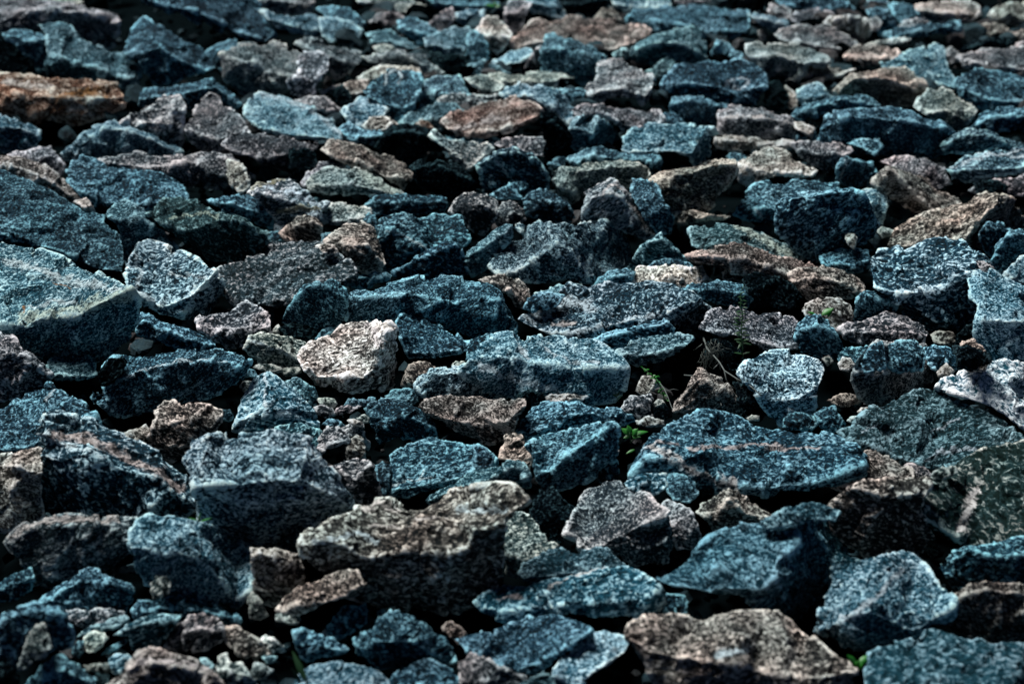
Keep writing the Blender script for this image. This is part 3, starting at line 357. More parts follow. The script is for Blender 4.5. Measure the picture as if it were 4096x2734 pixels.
@1914 640
m|arched grey rock with concentric pale pink bands and a black hollow beneath|78,42 82,32 83,26 92,18 102,14 112,20 118,28 126,40 132,52 135,58 130,62 118,58 100,50 88,47 80,46|80,43 86,30 100,26 110,30 118,42 128,56|
b|dark rock with pale left rim standing behind the arched pink banded rock|118,14 126,15 136,18 142,30 150,44 148,56 138,58 128,46 118,28||
p|thin pinkish ledge above the black hollow right of the arched rock|146,42 150,39 165,39 180,42 194,43 188,46 172,47 158,49 150,48||o1
c|teal rock with a pale greenish right slope, above the mauve knobbly rocks|162,54 166,51 182,50 196,50 212,55 226,60 238,64 248,76 240,80 222,74 204,68 188,66 172,70 164,66|164,64 180,64 200,64 225,72 245,79|s1.2
p|long knobbly mauve rock stretching under the green sloped teal rock|159,73 172,70 186,66 200,65 214,68 232,75 250,78 264,82 278,87 290,93 296,98 292,104 276,104 262,102 250,98 235,94 215,90 195,86 176,80 162,77|160,74 180,75 205,76 230,85 255,92 285,98|
k|black speckled boulder under the knobbly mauve rock|204,92 212,86 226,88 240,94 248,104 246,112 236,115 220,110 208,104||
p|pale mauve lumpy stone against the black speckled boulder|186,78 194,76 200,84 206,90 205,96 196,96 188,92||s1.2
t|pointed dark rock with a mossy tip behind the tan granite block|112,84 118,76 122,70 130,62 140,56 146,62 156,72 160,78 152,84 140,88 124,88|119,73 130,64 141,60 150,70|
b|dim stone with a pale crest behind the tan granite block|128,82 138,77 152,76 162,79 166,84 150,86 134,86||
o|flat tan granite block with a rough upright face|116,94 120,88 122,83 136,81 150,82 162,83 172,81 175,88 178,94 172,98 158,98 145,98 125,96||s2.0
b|small bluish rock in front of the tan granite block, left end|87,98 92,90 102,85 114,83 120,86 117,94 105,98 92,102|88,97 100,90 118,88|
s|great flat rock with a white left end and a dark right flank, centre right|30,122 36,116 46,110 58,102 70,96 84,98 100,94 120,95 145,97 164,100 172,106 178,116 172,126 158,134 145,138 110,140 80,137 56,134 40,128|31,122 50,132 72,134 95,128 120,122 140,120 158,110 170,104|h|174,103 158,116 142,124 141,142
l|dark slab with a pale hood behind the white ended flat rock|36,112 44,102 56,98 70,95 82,97 86,100 70,102 52,108 40,114||
b|layered dark slab edge beneath the white ended flat rock|86,138 100,132 120,128 142,122 150,128 150,136 130,140 110,146 98,144|88,139 110,133 141,126|
b|blue stone behind the feathery green weed|152,100 164,95 184,94 198,94 208,98 212,108 206,114 192,112 176,108 162,104|153,100 180,99 208,104|
g|round ended pale grey and tan speckled rock beside the feathery green weed|168,130 176,118 182,114 190,112 205,115 222,118 238,120 248,126 252,138 248,144 236,146 222,146 210,140 196,134 184,134|169,130 190,132 210,138 230,144 248,140|s1.5
t|dark flat shard with pale upper edge, low right of the white ended flat rock|105,147 118,140 135,135 152,133 165,137 160,142 148,149 138,155 122,158 112,154|106,148 125,150 145,146 163,139|
l|large streaked white and blue boulder with pale cracks, below the white ended flat rock|-9,170 -14,160 -4,150 4,142 14,135 26,133 44,135 64,135 86,138 100,146 110,154 114,160 112,175 104,184 80,188 50,190 20,182 0,178|-12,158 2,150 25,152 60,158 75,160 112,160|s1.4
b|dark stone hiding behind the left shoulder of the streaked white boulder|-6,138 6,133 14,134 4,142 -4,150 -10,154||
k|dim dried roots stone in the black pocket by the feathery weed|176,140 190,138 200,146 206,156 200,162 184,162 174,150||s.6
@2872 640
b|low blue slab with a tiered left end, meeting the black faced block|11,42 18,34 22,26 28,20 38,18 52,18 62,15 72,15 84,18 92,18 92,26 60,32 46,40 44,50 30,48 18,45|13,42 22,38 32,36 44,38|
b|large black faced block with a thin white rim, upper right|43,34 48,30 66,24 84,23 104,22 112,25 122,44 126,50 122,62 112,66 92,70 82,78 72,80 56,68 46,54|45,33 66,27 86,25 111,25|c
l|pale smooth rock tucked behind the right side of the black faced block|110,23 118,22 128,24 130,32 128,44 126,50 118,40||s1.2
p|dark tent shaped rock with a pale pink ridge line|118,18 122,11 128,4 134,4 148,10 160,15 168,24 184,30 187,34 178,40 166,42 150,40 138,32 126,24|119,16 130,5 142,18 152,28 166,40|
p|tall pinkish grey slab leaning to the upper right, with a black right flank|128,68 130,60 138,52 148,46 160,42 172,38 182,34 192,32 202,27 215,26 226,30 234,44 230,56 212,62 196,70 170,70 150,72|130,66 150,64 175,62 190,60 200,48 214,34|s1.3|219,25 208,38 198,50 190,64
s|big mauve and blue speckled boulder in front of the leaning pinkish slab|118,74 124,68 140,68 158,64 176,61 188,61 196,66 204,74 212,82 212,90 204,108 196,132 176,130 155,116 134,108 120,98 117,84|118,98 140,102 168,100 192,88|s1.2
g|dark stone at the right shoulder of the mauve speckled boulder|196,76 204,78 211,82 212,87 204,87||
w|small blue grey wedge under the leaning slab's left foot|122,54 126,51 134,54 136,57 126,60||
b|small oval blue stone perched in front of the black faced block|78,74 84,72 94,68 104,68 114,70 118,76 116,82 108,86 98,87 88,84 80,80|80,79 98,80 117,78|s1.2
o|tiny orange pink stone stuck on the black faced block|97,56 104,57 107,60 104,68 100,66||s1.4
k|dark brown chip beside the tiny orange pink stone|108,62 114,63 118,70 110,69||
b|black shadowed stone between the leaning slab and the white blue stack on the right edge|200,56 206,48 215,48 226,54 222,66 210,74 204,70|206,50 224,54|
b|black rock with a pale crooked rim on the right edge|208,80 214,66 222,56 240,52 242,52 242,74 230,84 216,90|210,76 222,58 242,56|
l|pale blue rock rising at the right edge above the layered white blue block|217,90 224,82 234,74 243,70 243,96 230,94||s1.2
l|layered white and blue block on the right edge with a black front|192,92 200,85 208,85 218,90 230,94 243,96 243,165 215,158 200,148 197,128 200,112 194,106|196,122 205,123 225,124 243,125|s1.3
k|brown dark stone at the foot of the layered block|184,134 190,128 197,124 198,140 190,150 182,142||
p|mauve rock with lumpy top on the end of the long knobbly rock|55,88 72,82 84,82 98,86 108,92 113,100 104,106 88,108 70,108 58,100|55,92 75,90 95,94 112,102|s1.1
o|olive brown rounded stone behind one green leaf|64,113 72,108 84,105 94,106 102,112 105,120 102,128 94,131 80,126 68,122||s.8
b|upright small boulder with a pale crown, right of the olive brown stone|104,122 106,106 112,101 120,100 130,106 138,112 132,120 118,124 108,126|106,108 116,104 128,108 136,113|c
t|olive edged small rock right of the upright small boulder|140,114 148,112 158,113 168,120 172,126 164,131 150,130 144,122||
g|pinkish lumpy rock with two humps, low right|92,130 100,126 110,126 118,120 128,117 140,118 148,124 158,127 161,133 158,140 145,142 130,142 115,142 102,140|93,131 115,132 140,132 160,134|s1.3
b|tall rounded blue rock with a lit crest, left of the two humped pinkish rock|58,136 62,126 68,119 76,119 84,124 88,130 96,140 98,146 90,156 76,158 66,150|59,134 76,126 86,132 84,148|s1.1
b|jumbled blue stone under the two humped pinkish rock, dark left part|92,150 96,145 110,143 118,142 124,148 120,158 104,160 94,158||
b|blue stone with a bent pale stripe below the two humped pinkish rock|118,142 126,139 128,150 128,160 112,163 110,156||s1.1
b|dark speckled stone, right neighbour of the stone with a bent pale stripe|128,142 140,139 150,138 156,143 160,152 156,162 140,163 129,158||
p|small pinkish stone in the black hollow below the mauve boulder|163,134 170,131 180,132 184,138 178,142 166,140||s1.3
b|small boulder with pale left face, below the small pinkish stone|158,144 166,142 178,144 186,150 188,158 178,164 164,160 160,152||
p|speckled reddish stones heaped at the edge of a black pit|186,140 196,138 204,144 209,152 205,162 192,162 186,152||q
o|smooth egg sized cream stone below the tall rounded blue rock|92,157 96,152 101,152 105,157 100,162 94,161||s2
w|pale chip left of the smooth cream egg sized stone|80,152 85,149 88,154 84,158||
@0 1280
t|green grey chunk with a flat bottom, in the black gap between two dark rocks|36,32 42,28 52,25 62,25 70,28 73,33 74,42 68,45 55,46 42,46 37,40|37,40 55,43 73,42|s1.1
b|long dark slab with a bright curved upper face and black front, left of centre|71,60 76,54 88,46 90,42 78,38 80,35 88,29 100,28 120,25 140,22 160,22 178,23 188,26 192,32 188,42 180,50 165,58 140,64 110,72 95,74 80,70 72,64|72,61 84,50 94,42 110,38 130,34 150,31 174,32 190,30|s1.2
k|small rock shadowed at the left tail of the long curved slab|76,40 84,30 98,29 94,40 86,47 78,50||
b|left edge rock with many pale flecks whose peak has a white scratch|-10,72 5,66 18,58 32,52 37,48 44,51 54,58 64,64 73,72 76,80 60,90 36,98 20,104 -10,108|-10,100 20,98 36,90 60,82 74,74|
s|large wedge shaped rock with a pink tinted band running down to the right|32,86 32,77 36,72 44,70 60,75 78,80 92,88 108,96 124,104 134,112 144,118 148,122 150,140 142,150 130,150 100,152 70,156 48,152 34,146 31,132 32,110|33,84 35,94 50,97 65,100 78,107 92,114 108,119 121,122 134,134 146,140|s1.6
o|white capped rugged rock on the left edge, left of the pink banded wedge|-12,108 6,104 18,100 32,98 33,110 32,130 34,150 28,160 -12,160|-12,112 12,112 20,116 10,128 4,150|s1.5
p|brown and pink folded stone with a round left bump|117,82 120,76 120,66 126,62 134,62 139,66 150,65 162,67 170,69 170,78 166,86 158,92 148,96 140,106 130,108 122,102 116,92|118,78 135,78 155,73 169,74|s1.3
o|small olive brown crumbly stone left of the brown and pink folded stone|92,88 100,85 106,83 112,80 116,84 118,92 116,100 108,96 98,91||
l|tall peaked rock with a white spine, black hollow in its lower front|182,76 186,62 192,52 196,44 200,39 206,38 214,44 224,51 232,60 240,70 246,78 245,88 232,86 210,86 190,88 180,84|183,78 192,74 204,66 215,68 228,74 242,80|s1.2
s|large flat topped rock with a white edged top and a deep black front|142,106 148,92 160,88 180,89 200,87 220,84 236,90 246,98 250,112 262,126 272,138 274,150 268,168 250,178 215,179 188,172 166,158 154,154 150,140 148,118|149,128 162,126 174,136 186,126 205,123 230,122 246,130 258,136 272,146|o1s1.1
t|folded pale blue stone lying on the large flat topped rock|195,88 204,84 218,80 230,79 240,82 246,86 246,94 240,100 222,94 208,92||s1.1
b|small blue stone with a pale edge in the niche left of the tall peaked rock|183,41 188,36 196,38 198,44 188,44||
w|small greenish round stone, left side of the tall peaked rock|184,50 188,46 194,47 194,52 190,55 185,54||s.9
b|crumbled dark stone right of the brown and pink folded stone|168,68 176,69 180,75 176,78 170,76||
@957 1280
w|curled yellowish stones under the pale block with the white ridge line, left piece|12,36 16,34 24,34 32,36 33,39 26,40 16,38||s1.3
w|curled yellowish stone under the pale block, right piece|32,38 40,36 46,36 47,40 42,43 34,42||s1.2
t|dark green crumbled stone right of the tall peaked rock, below the pale cream rock|36,47 44,44 52,48 58,52 61,60 58,66 48,58 40,52||s.8
w|tan pebble shaped like a loaf under the pale cream rock|60,61 66,59 73,60 75,64 72,67 63,66||s1.0
g|cluster stone of pinkish gravel below the loaf shaped tan pebble|58,67 64,65 72,68 74,73 66,75 60,72||
b|thin dark wedge pieces right of the loaf shaped tan pebble|80,66 84,61 96,61 104,60 104,66 92,66||
g|thin light shard lying in the gravel|70,72 78,66 88,66 94,66 86,71 78,72||
o|small ochre pebble beside the olive finger shaped stone|83,77 88,76 94,78 95,81 88,81||s.9|
w|small teal pebble touching the ochre one|90,75 96,73 100,75 99,79 94,79||
g|light stone with a dark hollow front, left of the olive finger stone|59,98 63,87 68,82 76,82 82,86 86,92 84,95 76,96 68,98 64,103 60,101|60,99 68,96 78,93 86,94|s1.3
g|pinkish knob above the olive finger stone|76,84 84,80 90,77 94,80 96,88 100,94 99,100 94,92 84,90||s1.1
o|olive finger shaped stone standing upright|81,108 82,98 86,91 90,88 94,89 97,98 97,106 92,108 86,110||s.8
b|wrinkled small rock behind the pinkish knob|64,80 68,76 76,77 82,82 74,82||
b|blue rock with folded layers, right of the light stone with dark hollow front|96,68 100,63 112,60 122,61 134,66 146,72 150,80 152,90 144,93 130,91 118,92 108,94 102,84 99,74|97,69 112,76 130,74 148,82|
b|small dark angular stone behind the blue rock with folded layers|112,58 118,54 130,52 136,54 138,62 132,66 122,62||
p|small dark pinkish speckled stone right of the pale cream rock|124,50 128,38 134,32 144,32 150,36 150,42 140,48 132,52||
s|dark speckled rock with a bright rounded crest, left shoulder of the streaked boulder|135,48 138,43 146,39 160,37 174,35 186,36 196,44 204,54 206,60 194,62 170,60 152,60 138,61 136,54|136,47 150,42 172,40 188,42 202,54|
w|small smooth greenish egg between two streaked blue rocks|164,34 166,31 172,32 174,35 170,38 165,37||s1.4
p|flat brown and cream speckled rock with a ragged right tip, dark underneath|137,66 142,61 160,58 180,59 200,60 220,60 220,66 214,72 212,82 204,92 192,94 176,90 160,82 148,76|137,66 150,72 165,77 185,80 205,78 218,66|
g|mottled pale upright rock with black cracks, in front of the olive finger stone|67,112 74,111 82,108 90,106 97,107 104,112 105,120 108,130 110,138 98,141 92,143 86,132 76,124 70,120|67,113 80,118 99,124 100,112|s1.1c
b|dark side stone right of the mottled pale upright rock|104,112 110,108 116,112 115,124 112,136 106,128||s.8
b|flat faced dark blue rock with short white scratches, in the middle foreground|112,128 116,112 116,104 124,98 134,96 146,92 160,93 180,95 192,101 198,106 196,112 186,115 172,124 150,130 130,136 116,136|113,131 130,129 150,125 170,120 188,112 197,108|
t|long greenish ledge sloping up right behind the big pinkish boulder|143,138 146,134 160,128 176,120 190,113 206,109 216,108 222,118 224,128 210,128 190,130 160,138 146,142|144,137 165,131 190,122 210,113 220,116|
p|pale mauve lumpy stone with a neck, between two dark blue rocks|199,106 203,96 204,88 210,87 217,90 219,96 222,100 225,110 222,116 218,117 210,108||s1.2
@1914 1280
b|low blue rock with a thin right arm over a black slot, below the streaked boulder|29,86 34,78 42,66 50,64 62,63 76,64 92,67 108,69 118,72 121,78 112,80 95,78 80,80 66,84 50,92 36,94|31,86 45,84 64,80 68,73 80,72 95,75 110,71||
b|slanting blue slab with a flat bright face and black right side, right of centre|36,96 48,90 62,86 78,82 92,79 104,78 108,82 108,92 104,108 88,120 70,130 54,132 46,124 42,108|37,97 46,116 56,116 68,104 85,92 98,84 105,79|s1.1|
o|thin tan crust slab pinched under the streaked boulder|50,60 56,57 70,57 82,57 84,59 76,64 62,63 52,63||s1.4
k|dark reddish stone in the crack left of the thin tan crust slab|30,58 38,54 50,56 52,62 44,65 36,64||
o|olive tan stone with rounded corners, beside the sprig of tiny leaves|121,54 123,48 126,43 132,43 136,46 134,52 130,57 124,57||s1.1
g|pale lumpy pinkish stone in front of the rounded olive tan stone|108,68 112,62 118,58 126,58 132,56 134,60 132,68 134,75 126,76 116,72||s1.4
w|small yellowish stone on a dark pebble right of the pale lumpy pinkish stone|134,64 138,61 142,62 143,66 136,68||s1.3
k|dark round pebble below the small yellowish stone|134,68 142,64 147,68 148,74 140,77 134,74||
o|tan rubble strip below the pale lumpy pinkish stone|121,77 132,75 142,77 143,81 130,82 122,80||
p|dark tented rock with a pale brownish ridge, right of the leafy sprig|149,70 154,60 158,55 166,40 170,37 176,40 186,46 194,54 202,62 204,68 200,76 180,77 160,75|150,69 160,54 168,46 178,47 190,54 202,66|s1.1
s|speckled white and blue dome boulder with a dark cleft, behind the great veined slab|197,41 204,34 212,28 224,24 234,23 246,26 260,32 266,38 262,48 258,56 259,68 256,78 246,84 232,82 222,72 214,58 204,48|198,42 212,52 228,62 246,60 258,52|s1.4|
k|black undersized rock between the tented rock and the dome boulder|196,48 206,50 216,62 222,72 216,78 206,74 200,66||s.7
w|small tan green pebble at the back edge of the great veined slab|206,75 210,73 215,74 215,77 208,77||
b|great flat veined slab with a thin pink band and pinkish lower edge|132,84 146,79 156,74 168,71 182,71 200,74 222,82 240,84 262,86 290,94 300,104 296,118 276,124 252,130 220,134 196,133 170,132 150,130 130,122 117,120 124,106|118,119 130,106 145,106 165,112 185,122 200,128 230,128 262,124 294,112|s1.0|
b|little blue upright stone in the pit left of the great veined slab|90,116 96,106 103,103 107,108 108,118 104,126 94,126||
o|crumb of brown stone above the little blue upright stone|102,100 105,98 108,100 107,104 103,104||
l|pale blue speckled rock leaning behind the mauve pitted rock|111,125 118,120 130,117 144,118 146,123 142,130 134,135 130,138 122,132 114,128||s1.3
b|dark block behind the pale blue leaning rock|144,119 156,118 166,124 170,132 162,140 150,138 144,130||
b|dark blue stone below the pyramid's left, seen by the neck of the mauve lumpy stone|-4,96 4,98 12,106 10,112 -2,114||
@2872 1280
b|small dark stone pair behind the great veined slab, with blotchy pale spots|50,82 50,76 56,71 66,71 76,74 78,79 72,84 60,84||
b|dark stone with a pinkish white corner at the far edge of the great veined slab|74,72 80,68 88,66 94,74 98,80 96,85 86,86 78,82|||
p|small purple brown lens shaped stone|84,62 90,58 98,56 108,59 111,62 104,66 94,66||
o|cream nugget beside the green blue boulder|107,70 110,67 115,67 114,70 110,73||s1.6
w|white flattened nugget below the cream nugget|99,77 102,74 108,74 106,77 102,79||s1.6
g|block with a pale speckled left face and a black right face, upper right|104,46 106,32 114,22 122,17 130,18 140,16 150,16 158,20 162,32 164,48 150,56 130,62 118,66 108,58|104,34 116,20 128,20 128,40 127,60|c|128,15 128,40 127,64
o|cream cone shaped pebble at the foot of the black pit|168,40 172,36 175,34 181,39 178,43 170,44||
k|dark rubble stone behind the cream cone shaped pebble|180,20 195,20 208,26 208,32 195,38 184,36||
S|white granite boulder with blue black spots on the right edge|168,52 174,45 184,39 192,38 200,33 212,31 228,32 245,33 245,92 232,82 220,72 204,64 186,58|186,62 205,66 225,78 245,94|s1.9
c|giant dark rock with dusty green upper left and streaky navy right half|92,86 102,82 112,72 122,64 136,60 150,53 165,52 174,57 186,63 205,70 220,78 232,88 236,94 228,112 200,124 170,120 140,112 122,104 108,98|94,88 115,96 140,106 170,114 205,108 236,96|h
p|grey stone with curled pale lines, beneath the right end of the great veined slab|76,120 82,113 92,107 104,104 120,100 130,104 140,110 150,116 150,124 136,130 110,132 94,132 82,126|77,120 95,126 115,126 135,122|
g|slab of mauve grey stone touching a tuft of moss|136,112 150,110 160,114 164,120 158,128 145,126||
w|yellow moss tuft stone against the olive giant on the right edge|163,118 172,113 182,112 184,117 174,121 166,122||s1
@0 1918
m|wide rounded boulder with a pale worn top rim and mottled brown face, lower left|2,48 8,43 14,38 22,33 34,31 52,28 70,29 88,30 100,29 108,30 112,36 104,50 100,56 88,66 72,76 56,84 40,86 28,84 27,72 18,66 8,58|3,49 14,44 28,37 50,35 75,34 95,34 110,34|
l|blue mottled boulder with a curved hood over a black hollow, lower left centre|100,52 101,40 106,32 114,28 124,28 140,30 155,33 170,38 182,42 190,50 194,58 194,72 192,86 186,94 182,98 170,96 150,94 130,88 112,80 104,66|100,54 112,52 122,56 140,57 152,60 164,68 172,80 180,94 193,85|o1s1.1
p|thin orange pink flake lying in the hollow of the blue hooded boulder|80,72 88,68 100,66 112,66 113,69 106,71 92,71 84,74||s1.4
w|glassy green grey stone in the black hollow of the blue hooded boulder|116,80 120,74 128,74 131,78 130,86 124,90 117,91||s.8
b|dark knobby rock with a shiny edge, below the wide rounded boulder|30,96 34,90 44,82 54,78 60,72 68,68 74,70 80,74 90,76 100,80 104,86 102,94 96,102 84,104 70,102 52,102 40,100|31,96 46,86 58,80 70,78 84,78 100,84|
b|blue stone with a black pocket on the left edge, under the wide rounded boulder|-8,84 4,76 14,70 24,68 26,74 24,84 14,90 2,94 -8,96|-8,86 8,80 22,76|
m|pinkish crusty stones below the dark knobby rock, long piece|48,100 58,99 68,102 74,99 84,99 95,101 96,106 86,112 72,116 60,112 52,106||s1.1
t|small blue green slab on edge under the pinkish crusty stones|60,120 66,114 78,110 88,106 96,104 98,108 90,113 76,117 66,122||
b|big dark rock with many holes on the left edge, lower left corner|-8,112 4,104 14,99 26,95 34,98 44,96 50,100 54,108 56,118 54,126 46,130 38,130 28,136 16,146 6,152 -8,154|-8,116 10,104 30,100 46,102 50,112|
w|grey teal slab leaning against the holed rock at the lower left corner|14,146 18,132 20,120 28,112 34,110 38,120 40,128 34,136 24,140 18,146||
w|glossy cream pebble with a tan patch, lower left|65,122 68,118 72,116 80,118 82,121 79,127 74,131 68,133 65,128||s2.0
b|small blue pebble left of the glossy cream pebble|56,128 60,123 64,124 64,132 60,136 56,134||
b|black blue knobby slab under the blue hooded boulder|101,100 106,93 116,93 130,90 142,89 150,92 164,96 178,102 184,108 178,114 160,112 140,108 120,108 104,110|102,102 115,99 135,98 155,100 180,107|
t|brown faced wedge with a teal flat top, bottom left centre|87,119 96,113 104,109 112,104 122,103 134,104 139,104 134,112 128,120 120,128 108,131 101,130 99,118|88,119 104,112 120,108 137,106|
g|greyish pink tangled rock next right of the brown faced wedge|126,128 130,118 138,110 146,104 156,103 166,106 172,112 172,122 164,128 150,130 136,132|127,127 140,118 152,114 170,115|
p|small speckled pinkish rock with a round left end, bottom left centre|171,118 174,113 182,112 190,117 198,122 206,130 208,134 198,138 184,134 174,126||s1.1
w|triangular white and tan pebble right of the round ended pinkish rock|200,122 204,119 212,123 218,128 220,132 210,132 204,128||s2.0
w|dull yellow stone above the triangular white and tan pebble|211,104 218,101 228,103 232,107 228,111 218,109 212,108||s1.4
w|green grey leaning shard in the hollow right of the blue hooded boulder|190,90 194,86 200,92 204,98 206,104 200,108 192,106||s.8
o|dark brown square shouldered rock between the blue hooded boulder and the huge pinkish boulder|192,52 204,52 218,54 230,57 234,68 232,80 226,92 212,98 198,94 194,80|192,56 210,58 232,64|s.8
l|white faced small stone, bottom left, touching the pinkish pale slab|84,138 88,134 98,134 102,138 100,146 92,150 86,148||s1.4
p|pinkish pale slab with a blue left end, at the bottom edge left|82,160 94,148 100,138 106,130 114,129 124,132 138,136 150,140 160,145 168,150 176,168 120,176 84,172|84,162 104,142 118,140 140,144 166,151|s1.3
t|green grey slender chip above the pale mossy rubble at the bottom edge|153,137 158,136 164,142 165,148 158,146||s1.2
w|jagged pale greenish rock at the bottom edge left|165,142 168,136 174,133 176,140 184,140 190,146 194,152 200,160 200,172 172,172 170,156|166,144 176,146 190,150|s1.3
w|pale green angular pebble with a raised point, bottom left|192,150 196,140 204,142 210,146 204,152 196,154||s1.2
t|small blue green scrap right of the jagged greenish rock|202,136 208,135 213,136 210,140 205,141||
b|rounded dark blue rock at the bottom edge near the left corner|18,164 24,154 32,144 42,136 48,135 56,140 64,146 74,152 76,166 60,174 24,174|20,164 36,150 50,146 74,158|
k|dim rubble stone in the bottom left corner|-8,140 4,138 12,146 16,156 10,166 -8,166||s.9
w|mossy crumbs stone beside the white faced small stone|64,142 72,141 82,141 84,146 76,148 66,146||s.8
b|dark splinter below the cream pebble|78,134 86,127 97,122 97,125 88,131||
k|black stone filling the gap at the bottom edge beside the rounded dark blue rock|74,148 84,150 84,170 76,170||
@957 1918
o|huge pinkish brown boulder with cream ridges, bottom centre|46,50 48,43 58,38 72,31 84,26 92,20 102,17 118,16 130,18 140,18 152,14 164,9 180,5 196,4 210,5 218,12 222,16 214,22 206,30 204,50 202,74 196,88 170,100 140,102 110,98 80,90 66,74 56,68 48,58|48,50 62,46 80,50 92,58 104,60 122,54 140,54 160,57 176,52 180,38 196,34 206,26|s1.3c
p|blue pink tail rock in front of the huge pinkish boulder's left foot|29,100 34,92 42,85 52,80 64,77 76,72 84,69 91,70 94,76 98,80 84,88 66,94 52,99 42,103|30,101 44,96 60,94 76,90 94,80|s1.2
b|blue shard pointing up, right of the yellow stones|68,112 74,104 80,98 90,97 97,95 99,100 98,110 88,116 76,122 70,120||
b|low blue rock with a white dot, bottom left centre|41,116 50,114 60,118 72,122 84,130 78,134 62,135 54,140 48,136|42,118 56,126 80,131|
w|tiny white round pebble on the low blue rock|64,118 66,115 69,117 69,120 66,121||s2
b|arch shaped blue rock with pale knees, bottom centre|88,122 96,118 104,112 110,104 118,101 126,101 136,108 146,116 156,122 164,130 166,140 150,142 130,146 108,144 92,134|89,128 104,124 118,124 134,124 146,132 164,140|o1
l|rounded blue rock with a white blotch at the bottom edge|40,160 46,150 56,142 68,140 84,140 96,143 108,148 114,153 118,166 100,176 44,174|42,164 70,160 100,162 116,166|
b|speckled rock right of the white blotched one, at the bottom edge|112,156 120,149 132,142 146,138 156,141 164,146 168,152 166,170 118,172|114,160 140,158 166,160|
p|small hollow looking stone with a pale rim, right of the arch shaped rock|156,114 159,109 164,109 170,114 174,118 168,126 162,120||s1.1
g|dim rock below the wide dark blue rock, bottom edge centre|168,140 178,132 200,144 220,150 226,168 170,170||s.8
t|small green grey pebble above the arch shaped rock|106,101 110,99 113,101 110,104 106,104||
@1914 1918
k|dark pyramid shaped rock with a thin lit edge, right of the huge pinkish brown boulder|40,26 44,14 48,5 55,5 58,8 64,14 70,18 74,22 72,32 66,46 58,52 44,44||s1.2
w|moss streaked blue white stone at the right shoulder of the huge pinkish boulder|18,46 20,34 24,28 29,24 36,26 42,30 48,38 56,48 60,50 58,54 48,60 36,66 30,74 22,72 20,58|20,58 34,62 52,56|s1.4
g|large mauve grey pitted rock with round pores, its lower right front in shade|66,42 70,32 76,18 84,9 94,4 104,1 108,1 114,6 120,10 130,12 136,20 144,24 147,27 148,50 146,64 120,64 100,56 78,54 76,46|67,43 79,54 92,52 106,44 122,36 136,30 146,26|s1.3c
g|small dim grey stone right of the mauve pitted rock|142,20 146,16 154,18 162,22 166,30 170,44 164,52 152,54 150,44 148,34||s.9
p|brown and pink pointed rock in a black hollow, greenish tip|167,25 176,17 186,11 192,7 198,8 206,15 216,22 226,28 226,36 212,40 196,42 184,41 178,32|169,27 182,24 192,14 205,26 225,31|s1.1
l|long low grey blue boulder with a pink spot and a tapering left tip|-3,94 8,86 20,82 36,84 50,78 66,76 84,72 100,68 112,66 122,69 130,76 140,84 142,94 136,102 122,106 104,104 80,102 50,104 24,108 6,104|-2,95 10,98 16,102 40,99 70,96 100,94 120,92 135,86|s1.1
t|greenish grey smooth rock lying behind the long low grey blue boulder|30,72 34,64 44,60 54,54 64,53 78,55 90,52 98,54 106,59 114,66 104,70 80,74 60,78 36,78|31,73 50,74 76,70 104,66|
b|dark stone with a knobby lit tail, right end of the long low grey blue boulder|128,86 138,86 148,88 158,89 161,94 159,104 148,106 136,104 128,96||s.8
b|wide dark blue rock with a sagging upper edge, bottom centre|-18,122 0,118 14,116 28,110 38,104 48,102 58,102 66,107 76,108 86,112 89,118 80,122 66,132 56,142 44,148 28,148 12,142 -6,134|-16,126 4,138 28,146 46,140 62,132 86,116|
l|bright blue slab standing on edge at the bottom, centre right|58,148 62,138 72,131 80,122 90,116 100,116 110,119 117,124 112,132 100,140 90,146 82,154 78,170 56,170|60,150 68,156 80,152|s1.4
t|small tan green rubble stone at the bottom edge left of the bright blue slab|28,160 36,154 50,148 58,152 60,172 30,172||
B|big even toned blue grey rock with a black right flank, lower right|134,77 144,72 156,64 166,54 178,44 190,39 202,33 212,34 228,27 240,21 250,18 254,30 262,42 269,62 271,78 266,90 262,106 250,114 222,108 200,88 176,86 160,84 144,80|135,79 160,82 176,86 190,83 218,84 228,80|o1s1.1c|248,18 244,50 229,63 227,76 215,86
p|broad brown and cream speckled slab with a pointed left end, bottom right|111,119 113,112 118,108 140,106 170,104 200,103 230,102 236,106 246,114 260,124 272,134 284,138 290,146 290,178 250,184 160,180 140,160 126,136|112,120 124,126 140,133 166,138 196,140 222,148 250,152 286,148|s1.4
@2872 1918
t|thin blue ledge behind the big even toned blue grey rock|30,33 44,26 54,21 66,18 78,18 88,21 94,24 90,32 74,30 56,34 40,38||
p|pinkish rugged rock whose arched rim curves over a dark face, lower right|84,24 88,18 96,8 104,4 114,1 130,-1 146,-2 162,0 163,4 158,14 156,24 160,34 168,44 150,62 130,64 112,60 100,52 90,40|86,24 94,12 104,7 112,8 124,12 140,12 160,10|s1.3c
C|olive and dark green giant rock on the right edge with a pale pinkish lower patch|150,20 152,10 160,4 168,-4 184,-14 200,-22 216,-27 232,-29 248,-30 248,50 230,50 210,50 192,52 178,46 170,40 158,32|152,26 166,34 190,50 215,49 246,46|s1.3o1
t|pale teal tapering ridge descending from the dark blue ledge into the bright blue boulder|68,28 74,25 82,25 88,38 94,48 102,58 112,64 104,72 92,72 84,64 78,50 70,40|70,32 78,44 88,66|s1.6
l|bright blue boulder with a bulging crown and a dark underside, lower right|72,116 78,108 81,92 86,80 88,68 98,66 110,62 124,59 136,58 142,54 150,56 156,63 164,72 172,84 182,92 180,104 168,112 158,116 150,124 130,130 104,130 84,122|73,116 90,110 104,104 116,101 130,106 144,114 152,116 164,108 180,98|s1.2o1
b|navy rock on the right edge with a pale bent line, below the olive giant|169,66 178,58 190,53 200,51 220,48 248,44 248,88 220,84 200,80 186,88 178,80|171,68 192,54 210,60 246,56|
